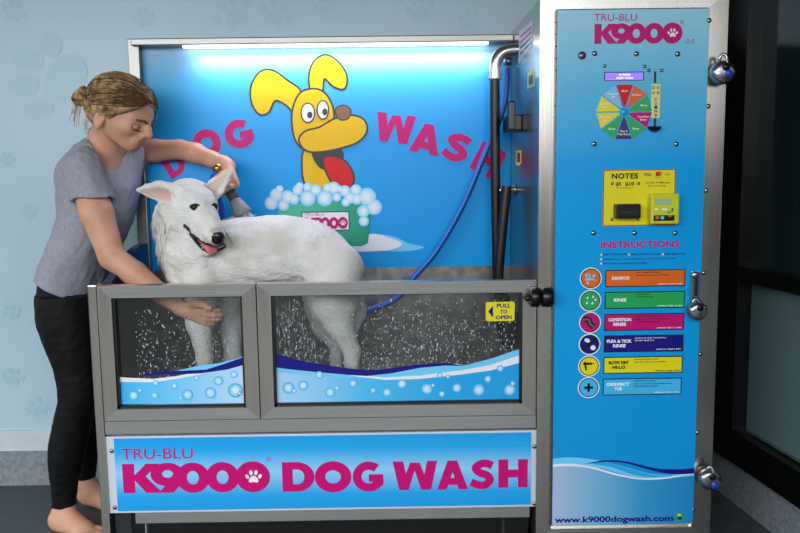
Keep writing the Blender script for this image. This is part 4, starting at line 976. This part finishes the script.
# ================================================================== THE PERSON
M['skin'] = mat('tanned skin', (206, 152, 124), .5, sss=.18)
noise_color(M['skin'], (196, 140, 112), (212, 160, 132), (14, 14, 14), 4, .3, .7, None, .06, .002)
M['lip'] = mat('rose lips', (184, 112, 98), .4, sss=.15)
M['hair'] = mat('streaked dark blond hair', (146, 112, 76), .6, spec=.15)
noise_color(M['hair'], (92, 66, 44), (196, 160, 112), (34, 8, 44), 4, .32, .68, None, .4, .003)
M['hairs'] = noise_color(mat('blond strands', (170, 134, 92), .5, spec=.2), (88, 62, 40), (206, 170, 122), (40, 40, 40), 3, .3, .7)
M['roots'] = noise_color(mat('brown roots', (90, 62, 42), .6, spec=.15), (70, 48, 34), (112, 80, 54), (40, 40, 40), 3, .3, .7)
M['shirt'] = mat('grey marl jersey', (148, 148, 160), .85)
noise_color(M['shirt'], (138, 138, 148), (158, 158, 166), (160, 160, 60), 6, .3, .7, None, .5, .003)
M['legging'] = mat('black stretch fabric', (7, 9, 10), .7, spec=.25)
M['brow'] = mat('brown eyebrow', (96, 66, 46), .7)
M['eyew'] = mat('eye white', (225, 220, 214), .15); M['iris'] = mat('iris', (60, 66, 70), .1)
M['nail'] = mat('finger nail', (226, 176, 158), .3)
per = thing('person', 'barefoot woman with blond bun, grey t-shirt and black leggings washing the dog', 'person', (-.2, .43, 0))
FL = 0.0
B = Field((-.50, .06, -.004), (.82, .78, 1.86), .0042)
def psec(v, u0, u1, a, psi, Y=.43, pad=0.0):
    l, r = P(u0, v, Y), P(u1, v, Y); hw = (r[0]-l[0])/2-pad; a = a-pad; s_, c_ = math.sin(math.radians(psi)), math.cos(math.radians(psi))
    b = math.sqrt(max(hw*hw-(a*s_)**2, .003))/c_
    return (l[2], (l[0]+r[0])/2, Y, a, b, psi)
TS = [(322, 48, 96, .14, 12), (306, 44, 98, .16, 14), (290, 43, 100, .165, 16), (272, 46, 105, .165, 20), (250, 51, 116, .155, 25), (220, 60, 131, .15, 30), (190, 61, 137, .16, 35), (170, 65, 138, .175, 37), (156, 74, 139, .165, 37), (146, 83, 138, .14, 36)]
TB = TS+[(138, 91, 133, .105, 35)]
B.tower([psec(v, a, b, w, p, pad=.014) for v, a, b, w, p in TB], 2, .03)
# shoulders, neck
shN, shF = P(83, 170, .27), P(131, 152, .57)
B.cone(P(102, 153, .40), shN, .050, .052, .04); B.cone(P(112, 150, .46), shF, .055, .055, .04)
hO = P(118, 108, .33)
yw, pt = math.radians(15), math.radians(27)
hf = np.array([math.cos(yw)*math.cos(pt), -math.sin(yw)*math.cos(pt), -math.sin(pt)]); hsd = np.array([math.sin(yw), math.cos(yw), 0]); hup = np.cross(hf, hsd)
PA = [hf, hsd, hup]
def G(a, s, b): return hO+hf*a+hsd*s+hup*b
BT = B.d.copy()
B.chain([P(106, 156, .41), P(109, 142, .385), G(-.005, 0, -.05)], [.066, .054, .056], .03)
B.cone(G(-.030, 0, -.05), P(104, 150, .42), .042, .050, .03)
# skull and face
B.ell(G(.013, 0, .02), (.117, .092, .095), PA, .01)
B.ell(G(.045, 0, -.022), (.088, .078, .088), PA, .02)
B.cone(G(.055, 0, -.045), G(.106, 0, -.092), .055, .022, .03)
B.cone(G(.107, -.010, -.096), G(.107, .010, -.096), .021, .021, .02)
for s in (-1, 1):
    B.cone(G(.012, s*.054, -.045), G(.085, s*.026, -.090), .020, .016, .04)      # jaw line
    B.ell(G(.085, s*.046, -.035), (.036, .028, .028), PA, .02)               # cheek bone
    B.ell(G(.118, s*.034, -.024), (.009, .020, .011), PA, .012, sub=True)      # eye socket
    B.cone(G(.118, s*.016, .010), G(.100, s*.054, .008), .014, .010, .016)   # brow ridge
B.chain([G(.126, 0, .008), G(.141, 0, -.018), G(.154, 0, -.036)], [.012, .0125, .0145], .009)   # nose
for s in (-1, 1): B.ell(G(.143, s*.0135, -.042), (.013, .0095, .0095), PA, .005)
B.ell(G(.124, 0, -.068), (.020, .034, .026), PA, .014)
B.chain([G(.130, -.022, -.067), G(.1395, 0, -.0645), G(.130, .022, -.067)], [.004, .0068, .004], .004)
B.chain([G(.128, -.019, -.078), G(.1375, 0, -.0775), G(.128, .019, -.078)], [.0042, .0078, .0042], .004)
B.cone(G(.138, -.022, -.0715), G(.138, .022, -.0715), .0018, .0018, .002, sub=True)
# ears
for s in (-1, 1):
    c = G(.006, s*.092, -.047)
    B.ell(c, (.022, .010, .034), PA, .006)
    B.ell(c+hsd*s*.010+hf*.004+hup*.004, (.011, .007, .018), PA, .004, sub=True)
    B.ell(c-hup*.028+hf*.004, (.011, .007, .012), PA, .004)
# arms
def arm(pts, rs, k=.012): B.chain(pts, rs, k)
eN, wN = P(112, 257, .225), P(181, 308.5, .165)
mN = shN+(eN-shN)*.5; fN = eN+(wN-eN)*.33; fN2 = eN+(wN-eN)*.7
arm([shN, mN+np.array([-.002, 0, 0]), eN], [.056, .058, .046]); arm([eN, fN, fN2, wN], [.046, .045, .034, .026])
eF, wF = P(180, 149.5, .52), P(224, 163, .44)
arm([shF, shF+(eF-shF)*.5, eF], [.050, .044, .037]); arm([eF, eF+(wF-eF)*.35+np.array([0, 0, .004]), eF+(wF-eF)*.72, wF], [.037, .039, .031, .0265])
# legs
kN = P(81, 392, .36); aN = P(63.5, 506, .35)
def lsec(v, u0, u1, Y, f=1.05):
    l, r = P(u0, v, Y), P(u1, v, Y); hw = (r[0]-l[0])/2; return (l[2], (l[0]+r[0])/2, Y, hw*f, hw, 0)
LN = [(296, 38, 95, .36), (320, 39, 97, .355), (345, 47, 98.5, .35), (370, 56, 99, .345), (395, 59.5, 98, .34), (415, 56, 93, .345), (435, 51.5, 88.5, .35), (455, 49.5, 84, .352), (480, 51.5, 78, .352), (500, 53.5, 75.5, .352), (514, 53.5, 75, .352)]
LF = [(296, 45, 104, .51), (320, 52, 106, .52), (345, 60, 107, .53), (370, 68, 108, .54), (395, 74, 108, .55), (415, 74, 105, .555), (435, 73, 101, .56), (455, 75, 97, .565), (475, 77, 95, .57), (490, 78, 94.5, .57)]
def inset(L_, d): return [(z, x, y, a-d, b-d, p) for z, x, y, a, b, p in [lsec(v, u0, u1, Y) for v, u0, u1, Y in L_]]
B.tower(inset(LN, .004), 2, .02); B.tower(inset(LF, .004), 2, .02)
# feet
def foot(ank, heel, toe, lift=0.0, k=.012, side_=1):
    ank, heel, toe = np.array(ank), np.array(heel), np.array(toe); d = toe-heel; d[2] = 0; L_ = np.linalg.norm(d); d /= L_; sd = np.array([-d[1], d[0], 0])
    B.cone(ank, heel+d*.045+[0, 0, .045+lift], .036, .042, .02)
    B.cone(heel+d*.03+[0, 0, .031+lift], heel+d*.06+[0, 0, .033+lift], .031, .031, .02)
    B.cone(ank+d*.02+[0, 0, -.02], heel+d*L_*.62+[0, 0, .034], .036, .030, .025)
    B.cone(heel+d*.05+[0, 0, .028+lift], heel+d*L_*.66+sd*.012+[0, 0, .024], .028, .026, .02); B.cone(heel+d*.05+[0, 0, .026+lift], heel+d*L_*.62-sd*.022+[0, 0, .022], .026, .022, .02)
    B.cone(ank+sd*.025-[0, 0, .01], ank-sd*.025-[0, 0, .012], .018, .018, .015)
    for j, (o_, l_, r_) in enumerate(((.030, .0, .0165), (.008, .004, .0125), (-.010, -.006, .0115), (-.026, -.018, .011), (-.040, -.034, .0105))):
        o_ *= side_; b_ = heel+d*(L_-.075+l_*.6)+sd*o_+[0, 0, .020]; t_ = heel+d*(L_-.014+l_)+sd*o_*1.08+[0, 0, .0135]
        B.chain([b_, (b_+t_)/2+[0, 0, .004], t_], [r_*1.15, r_, r_*.95], .004)
hN = P(52.5, 531, .352); hN[2] = 0; foot(P(63.5, 508, .352), hN+[.0, .005, 0], hN+np.array([.255, -.13, 0]), side_=1)
hF = P(79, 500, .57); hF[2] = 0.0; foot(P(86, 482, .57), hF+[.004, 0, 0], hF+np.array([.215, -.07, 0]), lift=.012, side_=-1)
# hands
def finger(f, pts, r, k=.0035): f.chain(pts, [r, r*.95, r*.9, r*.8][:len(pts)], k)
# near hand cups the dog's front leg: palm behind the leg, fingers around it
d = P(206, 317, .13)-wN; d /= np.linalg.norm(d); upv = np.array([.25, -.25, .9]); upv -= d*upv.dot(d); upv /= np.linalg.norm(upv); nv_ = np.cross(d, upv)   # palm normal
if nv_[1] > 0: nv_ = -nv_
pc = wN+d*.055
B.cone(wN, wN+d*.03, .026, .027, .012)
for o_ in (-.021, -.007, .007, .021): B.cone(wN+d*.02+upv*o_*.6, wN+d*.078+upv*o_, .0155, .0135, .010)
for j, (o_, L_, dz) in enumerate(((.0225, .062, .001), (.0075, .072, .0), (-.0075, .068, -.001), (-.0215, .054, -.002))):
    b_ = wN+d*.080+upv*o_; f1 = b_+d*L_*.42+upv*dz-nv_*.002; f2 = f1+d*L_*.30-nv_*.012+upv*dz*.6; f3 = f2+d*L_*.16-nv_*.020
    finger(B, [b_, f1, f2, f3], .0104-.0005*j)
tb_ = wN+d*.03+upv*.018; B.chain([tb_, tb_+d*.035+upv*.024+nv_*.010, tb_+d*.068+upv*.030+nv_*.012, tb_+d*.093+upv*.022+nv_*.008], [.0165, .0145, .0125, .0105], .006)
# far hand grips the spray nozzle from above
nz0, nz1 = P(219, 171, .405), P(244, 216, .355); nzd = nz1-nz0; nzd /= np.linalg.norm(nzd)
gr = nz0+nzd*.040
kn = np.array([.62, -.10, .6]); kn -= nzd*kn.dot(nzd); kn /= np.linalg.norm(kn); bn = np.cross(nzd, kn)     # kn: away from handle to the back of the hand
if bn[1] > 0: bn = -bn
B.cone(wF, wF+np.array([.018, -.006, -.012]), .0265, .027, .012)
palm = gr+kn*.032
for o_ in (-.012, .006, .024, .042): B.cone(wF+(palm-wF)*.25, palm+nzd*o_, .021, .0155, .012)
for j, o_ in enumerate((-.014, .006, .026, .045)):
    b_ = palm+nzd*o_; r_ = .0122-.0005*j
    finger(B, [b_, gr+nzd*(o_+.002)+kn*.016+bn*.030, gr+nzd*(o_+.004)-kn*.014+bn*.030, gr+nzd*(o_+.004)-kn*.031+bn*.008], r_)
tb_ = wF+(palm-wF)*.5-bn*.02; B.chain([tb_, gr-bn*.032+nzd*.0, gr-bn*.027-kn*.014+nzd*.028, gr-bn*.014-kn*.027+nzd*.040], [.017, .0145, .0128, .0112], .006)
B.half((0, 0, 0.002), (0, 0, -1))
V, F = B.mesh(); V, F = comps_keep_largest(V, F)
cen = V[F].mean(1); loc = (cen-hO)@np.array(PA).T; mi = np.zeros(len(F), int)
mi[(loc[:, 0] > .118) & (np.abs(loc[:, 1]) < .024-np.abs(loc[:, 2]+.0715)*.6) & (np.abs(loc[:, 2]+.0715) < .0125)] = 1
pb = mesh_obj('body', V, F, [M['skin'], M['lip']], per, True, mi); smooth_mesh(pb, 2)
for s in (-1, 1):
    ec = G(.1075, s*.034, -.0235)
    mb = MB().ball(ec, .0155, M['eyew'], 18); gz = hf*.80-hup*.45; gz /= np.linalg.norm(gz); mb.ball(ec+gz*.0095, .0075, M['iris'], 12); e_ = mb.build('eye', per)
    lid = Field(ec-.03, ec+.03, .0015); lid.ell(ec, (.0172, .0172, .0172), None, .0); lid.shell(.0025); lid.half(ec-hup*.0080+hf*.008, -hup*1.0+hf*.25)
    V, F = lid.mesh(); mesh_obj('eyelid', V, F, [M['skin']], e_, True)
    MB().tube(catmull([G(.128, s*.016, -.031), G(.1275, s*.034, -.0325), G(.117, s*.050, -.031)], 5), .0017, M['brow'], 8).build('eyelash', e_)
    MB().tube(catmull([G(.1405, s*.014, .004), G(.136, s*.034, .009), G(.118, s*.056, .004)], 5), [.003]+[.0045]*9+[.0022], M['brow'], 8).build('eyebrow', per)
# hair cap
hr = Field(hO-.20, hO+.20, .003)
hr.ell(G(.011, 0, .022), (.129, .104, .104), PA, .0); hr.ell(G(-.045, 0, -.03), (.066, .078, .066), PA, .03)
def Gv(a, s, b): return hf*a+hsd*s+hup*b
hr.half(G(.078, 0, .0225), Gv(1, 0, -.72), .008)             # line from the forehead down to the ear
hr.half(G(-.03, 0, -.082), Gv(.45, 0, -1), .01)
for s in (-1, 1): hr.ell(G(.016, s*.10, -.058), (.030, .03, .036), PA, .006, sub=True)
hr.rough(.0022, .03, 5, (2.5, 1, 1))
V, F = hr.mesh(); V, F = comps_keep_largest(V, F); hcap = mesh_obj('hair', V, F, [M['hair']], per, True); smooth_mesh(hcap, 2)
bunc = G(-.133, -.02, -.022)
bf = Field(bunc-.12, bunc+.12, .003)
for k_ in range(3):
    pts = []
    for i in range(15):
        a_ = i/14*2*math.pi*1.15+k_*2.1; pts.append(bunc+hup*(.017+.005*k_)*math.cos(a_)+hsd*(.016+.004*k_)*math.sin(a_)-hf*(.010*k_-.008+.006*math.sin(2*a_)))
    bf.chain(pts, [.0115]*15, .004)
bf.cone(G(-.10, 0, -.005), bunc, .034, .018, .012); bf.rough(.0018, .014, 8)
V, F = bf.mesh(); V, F = comps_keep_largest(V, F); mesh_obj('hair_bun', V, F, [M['hairs']], per, True)
r = np.random.default_rng(11); sm = MB(); sr = MB()
def onell(dv, g=.0):
    """point on the inflated hair ellipsoid in direction dv (local a, s, b)"""
    dv = np.array(dv, float); t = 1/math.sqrt((dv[0]/(.129+g))**2+(dv[1]/(.104+g))**2+(dv[2]/(.104+g))**2); return G(.011+dv[0]*t, dv[1]*t, .022+dv[2]*t)
for i in range(760):
    s = -1 if r.random() < .8 else 1
    q = r.random()                                # along the hairline: top of forehead to above the ear
    a0 = np.array([.125-.10*q, s*(.012+.085*q**.8), .080-.105*q]) if r.random() < .6 else np.array([r.uniform(-.06, .08), s*r.uniform(.0, .10), r.uniform(.04, .11)])
    d0 = a0-np.array([.011, 0, .022]); d1 = np.array([-.125, s*.012, -.045-.02*r.random()])
    d0 /= np.linalg.norm(d0); d1 /= np.linalg.norm(d1); g = r.uniform(-.001, .0045); pts = []
    for t in np.linspace(0, r.uniform(.75, 1), 9):
        v_ = d0*(1-t)+d1*t; v_ += np.array([0, 0, -.16*math.sin(math.pi*t)*q+.10*math.sin(math.pi*t)*(1-q)])*.6
        v_ /= np.linalg.norm(v_); pts.append(onell(v_, g+.004*math.sin(math.pi*t)))
    (sr if (q < .3 and r.random() < .75) else sm).tube(catmull(pts, 2), [.0012]*17, M['roots'] if (q < .3) else M['hairs'], 4, caps=False)
for i in range(12):                                # loose wisps at the bun and the nape
    a0 = bunc+r.normal(size=3)*.012; dv = np.array([-.03-.02*r.random(), -.01, -.02-.03*r.random()])
    sm.tube(catmull([a0, a0+dv*.45+[0, 0, .022], a0+dv*.8+[0, 0, -.01], a0+dv+[0, 0, -.05*r.random()-.02]], 5), .0011, M['hairs'], 4, caps=False)
for i in range(6):
    a0 = G(-.055+r.normal()*.012, -.07-.01*r.random(), -.075); sm.tube(catmull([a0, a0+[-.006, -.004, -.02], a0+[-.012*r.random(), -.004, -.045*r.random()-.015]], 4), .0010, M['hairs'], 4, caps=False)
sm.build('hair_strands', per, kind='stuff'); sr.build('dark_roots', per, kind='stuff')
# t-shirt
def like(f):
    n = Field.__new__(Field); n.lo = f.lo; n.h = f.h; n.n = f.n; n.ax = f.ax; n.d = np.full(f.n, .08, np.float32); return n
T = like(B)
T.tower([psec(v, a, b, w, p) for v, a, b, w, p in TS], 2, .03)
T.cone(P(102, 152, .40), shN, .058, .064, .03); T.cone(P(112, 149, .46), shF, .062, .060, .03)
for a_, e_, t_, ra, rb, tl_ in ((shN, eN, .35, .073, .078, (-.22, 0, .0)), (shF, eF, .26, .060, .058, (0, 0, 0))):
    S_ = like(B); ax_ = (e_-a_)/np.linalg.norm(e_-a_); S_.cone(a_, a_+(e_-a_)*(t_+.25), ra, rb, .0); n_ = ax_+np.array(tl_); S_.half(a_+(e_-a_)*t_, n_)
    k = .02; h_ = np.clip(.5+.5*(T.d-S_.d)/k, 0, 1); T.d = T.d*(1-h_)+S_.d*h_-k*h_*(1-h_)
    C_ = like(B); C_.cone(a_+(e_-a_)*(t_-.12), a_+(e_-a_)*(t_+.3), ra-.016, rb-.011, 0); T.d = np.maximum(T.d, -C_.d); del S_, C_
T.cone(P(103, 150, .43), P(101, 134, .425), .062, .052, .02)
T.d = np.minimum(T.d, BT-.008)
T.rough(.0036, .13, 12, (1, 1, 1.9)); T.rough(.0016, .05, 13, (1, 1, 2.2))
T.d = np.maximum(T.d, -(B.d-.0015))
# scooped neck
nkA, nkB = P(101, 128, .42), P(121, 181, .26)
T.cone(P(108, 122, .38), P(108, 146, .36), .078, .066, .0, sub=True); T.cone(P(108, 148, .35), P(124, 181, .25), .056, .032, .01, sub=True)
T.half(P(93, 127.5, .43), (-.15, 0, 1)) 
# hem
h0, h1 = P(37, 272.5, .43), P(90, 298, .43); hd = h1-h0; nn_ = np.array([hd[2], 0, -hd[0]]); T.half(h0, nn_)
V, F = T.mesh(); V, F = comps_keep_largest(V, F); shr = mesh_obj('shirt', V, F, [M['shirt']], per, True); smooth_mesh(shr, 2)
# leggings
L_ = like(B)
L_.tower(inset(LN, -.002), 2, .02); L_.tower(inset(LF, -.002), 2, .02)
L_.tower([psec(v, a, b, w, p, pad=.009) for v, a, b, w, p in TS[:5]], 2, .02)
i0, i1 = int((.42-B.lo[2])/B.h), int((1.07-B.lo[2])/B.h); ix_ = int((.06-B.lo[0])/B.h)
L_.d[:ix_, :, i0:i1] = np.minimum(L_.d[:ix_, :, i0:i1], B.d[:ix_, :, i0:i1]-.005)
L_.rough(.0012, .05, 21)
zN = P(64, 509, .352)[2]; zF = P(86, 477.5, .57)[2]
for zz, c in ((zN, P(64, 509, .352)), (zF, P(86, 477.5, .57))):
    w = L_._win(c-[.08, .08, .3], c+[.08, .08, .0]); sl, (x, y, z) = w; L_._put(sl, (np.zeros_like(x)+np.zeros_like(y)+(z-zz)).astype(np.float32), 0, True)
L_.half(P(70, 268, .43), (.3, 0, 1))
V, F = L_.mesh(); V, F = comps_keep_largest(V, F); mesh_obj('leggings', V, F, [M['legging']], per, True)

# ================================================================== SPRAY HOSE WITH NOZZLE
M['nozz'] = mat('dark grey rubber', (66, 68, 72), .55); M['nozz2'] = mat('mid grey plastic', (128, 130, 134), .5); M['brass'] = mat('brass', (176, 142, 82), .3, 1)
sp = thing('spray_hose', 'blue spray hose with a grey pistol nozzle held over the dog', 'hose', tuple(P(300, 335, .5)))
hp = [P(507, 68, .535), P(506.3, 88, .53), P(503, 108, .525), P(494, 134, .52), P(485.5, 152, .52), P(463, 205, .52), P(437, 250, .52), P(413, 278, .51), P(398, 297, .50), P(378, 307, .49), P(353, 315, .50), P(338, 305, .51), P(318, 275, .53), P(280, 255, .54), P(245, 252, .53), P(228, 240, .49), P(224, 222, .46), P(221, 205, .45), P(216, 190, .435), P(213, 181, .42), P(215, 174, .41), nz0]
MB().tube(catmull(hp, 10), .0125, M['bluehose'], 12).build('hose_tube', sp)
MB().lathe(nz0-nzd*.022, nzd, [(0, .014), (.002, .018), (.018, .018), (.02, .015), (.03, .013)], M['brass'], 18).build('hose_fitting', sp)
MB().lathe(nz0, nzd, [(0, .012), (.01, .017), (.03, .0185), (.09, .0185), (.11, .021), (.125, .021), (.13, .017)], M['nozz'], 20).build('nozzle_grip', sp)
nl = np.linalg.norm(nz1-nz0)
MB().lathe(nz0+nzd*.128, nzd, [(0, .016), (.006, .022), (.02, .026), (.05, .034), (.062, .036), (.070, .034), (.071, 0)], M['nozz2'], 26).build('nozzle_head', sp)
# ================================================================== WATER
M['water'] = mat('clear water', (245, 250, 255), .05, trans=.9, ior=1.33)
def drops(mb, pts, rs, m, stretch=1.0, seg=6):
    bm = bmesh.new(); bmesh.ops.create_icosphere(bm, subdivisions=1, radius=1); bm.verts.index_update()
    VV = np.array([v.co[:] for v in bm.verts]); FF = [[v.index for v in f.verts] for f in bm.faces]; bm.free()
    for p, r_ in zip(pts, rs):
        st_ = stretch if not isinstance(stretch, tuple) else random.uniform(*stretch)
        mb.add(VV*np.array([r_, r_*.6, r_*st_])+np.array(p), FF, m, True)
r = np.random.default_rng(2)
for fr, (x0, x1, z0, z1), n, seed in ((dL, gL, 520, 1), (dR, gR, 1500, 2)):
    mb = MB(); pts = []; rs = []
    while len(pts) < n:
        x, z = r.uniform(x0+.015, x1-.015), r.uniform(z0+.10, z1-.02)
        u = (x-x0)/(x1-x0); low = (z1-z)/(z1-z0)
        if r.random() > (.15+.85*min(1, low*1.5)): continue
        if fr is dL and (u < .15 or u > .97): continue
        pts.append((x, .0165, z)); rs.append(abs(r.normal())*.0009+.0007)
    drops(mb, pts, rs, M['drop'], (1.0, 2.6)); mb.build('water_droplets', fr, kind='stuff')
mb = MB(); pts = []; rs = []
for i in range(260):                 # water running off the belly into the tub
    x = r.choice([.62, .68, .60, .73, .40])+r.normal()*.015; z = r.uniform(TZ+.03, 1.0); pts.append((x, r.uniform(.18, .4), z)); rs.append(r.uniform(.001, .0022))
drops(mb, pts, rs, M['drop'], (3, 9))
for i in range(500):
    x = r.uniform(.12, 1.35); z = TZ+.02+abs(r.normal())*.14; pts = [(x, r.uniform(.06, .5), z)]; drops(mb, pts, [r.uniform(.0008, .002)], M['drop'], (1, 2.2))
o = mb.build('falling_water', label='fine splashes and drips of water falling from the wet dog into the tub', kind='stuff'); tag(o, cat='water')
mb = MB()
tgt = P(247, 240, .24); hd0 = nz0+nzd*.195
for i in range(60):
    a = i/60*2*math.pi; rr_ = .028*math.sqrt(r.random()); u_ = Vector(nzd).orthogonal().normalized(); w_ = Vector(nzd).cross(u_)
    a0 = Vector(hd0)+(u_*math.cos(a)+w_*math.sin(a))*rr_; a1 = a0+Vector(nzd)*.05+(u_*math.cos(a)+w_*math.sin(a))*rr_*.3
    mb.tube([a0, (a0+a1)/2, a1], .0008, M['drop'], 5)
o = mb.build('water_spray', label='short jets of water leaving the grey nozzle onto the dog\'s back', kind='stuff'); tag(o, cat='water')
# ================================================================== CAMERA AND LIGHT
cam = bpy.data.cameras.new('camera'); co = bpy.data.objects.new('camera', cam); col.objects.link(co); scene.camera = co
cam.sensor_width = 36; cam.lens = 36*FPX/800; cam.clip_start = .05
Rm = Matrix((R2, U2, -cF)).transposed()
co.matrix_world = Matrix.Translation(Vector(C0)*KS) @ Rm.to_4x4()

def area(name, loc, tgt, sx, sy, e, rgb=(255, 255, 255), spread=180):
    l = bpy.data.lights.new(name, 'AREA'); l.shape = 'RECTANGLE'; l.size = sx*KS; l.size_y = sy*KS; l.energy = e; l.color = lin(rgb)[:3]; l.spread = math.radians(spread)
    o = bpy.data.objects.new(name, l); col.objects.link(o); o.location = Vector(loc)*KS
    o.rotation_euler = (Vector(tgt)-Vector(loc)).to_track_quat('-Z', 'Y').to_euler(); return o
area('daylight_fill', (-.3, -4.1, 2.3), (.8, .3, 1.0), 5.2, 1.3, 88, (240, 246, 255))  # added wide fill light in place of daylight from the unseen front
area('backboard_lamp', (.83, YB-.045, rz0-.012), (.83, YB-.02, rz0-.5), 1.15, .02, 3.2, (236, 232, 255), 130)
w = bpy.data.worlds.new('world'); scene.world = w; w.use_nodes = True; nt = w.node_tree
bg = nt.nodes['Background']; tc = nt.nodes.new('ShaderNodeTexCoord'); sx = nt.nodes.new('ShaderNodeSeparateXYZ'); cr = nt.nodes.new('ShaderNodeValToRGB')
nt.links.new(tc.outputs['Generated'], sx.inputs[0]); nt.links.new(sx.outputs[2], cr.inputs[0]); nt.links.new(cr.outputs[0], bg.inputs[0])
e = cr.color_ramp.elements
e[0].position = 0; e[0].color = (.05, .055, .06, 1); e[1].position = .02; e[1].color = (.26, .26, .255, 1); q = e.new(.10); q.color = (.52, .52, .51, 1)
q = e.new(.28); q.color = (1.15, 1.22, 1.25, 1); q = e.new(1); q.color = (.8, .88, .95, 1)
bg.inputs[1].default_value = 2.0
scene.view_settings.view_transform = 'Standard'; scene.view_settings.look = 'None'; scene.view_settings.gamma = 1
scene.view_settings.exposure = .1; scene.view_settings.use_curve_mapping = False
scene.cycles.use_denoising = True; scene.cycles.max_bounces = 8; scene.cycles.caustics_reflective = False; scene.cycles.caustics_refractive = False
# the set unit to real metres
for o in list(col.objects):
    if o.parent is None and o.type in {'MESH', 'EMPTY'}:
        o.location = o.location*KS; o.scale = (KS, KS, KS)
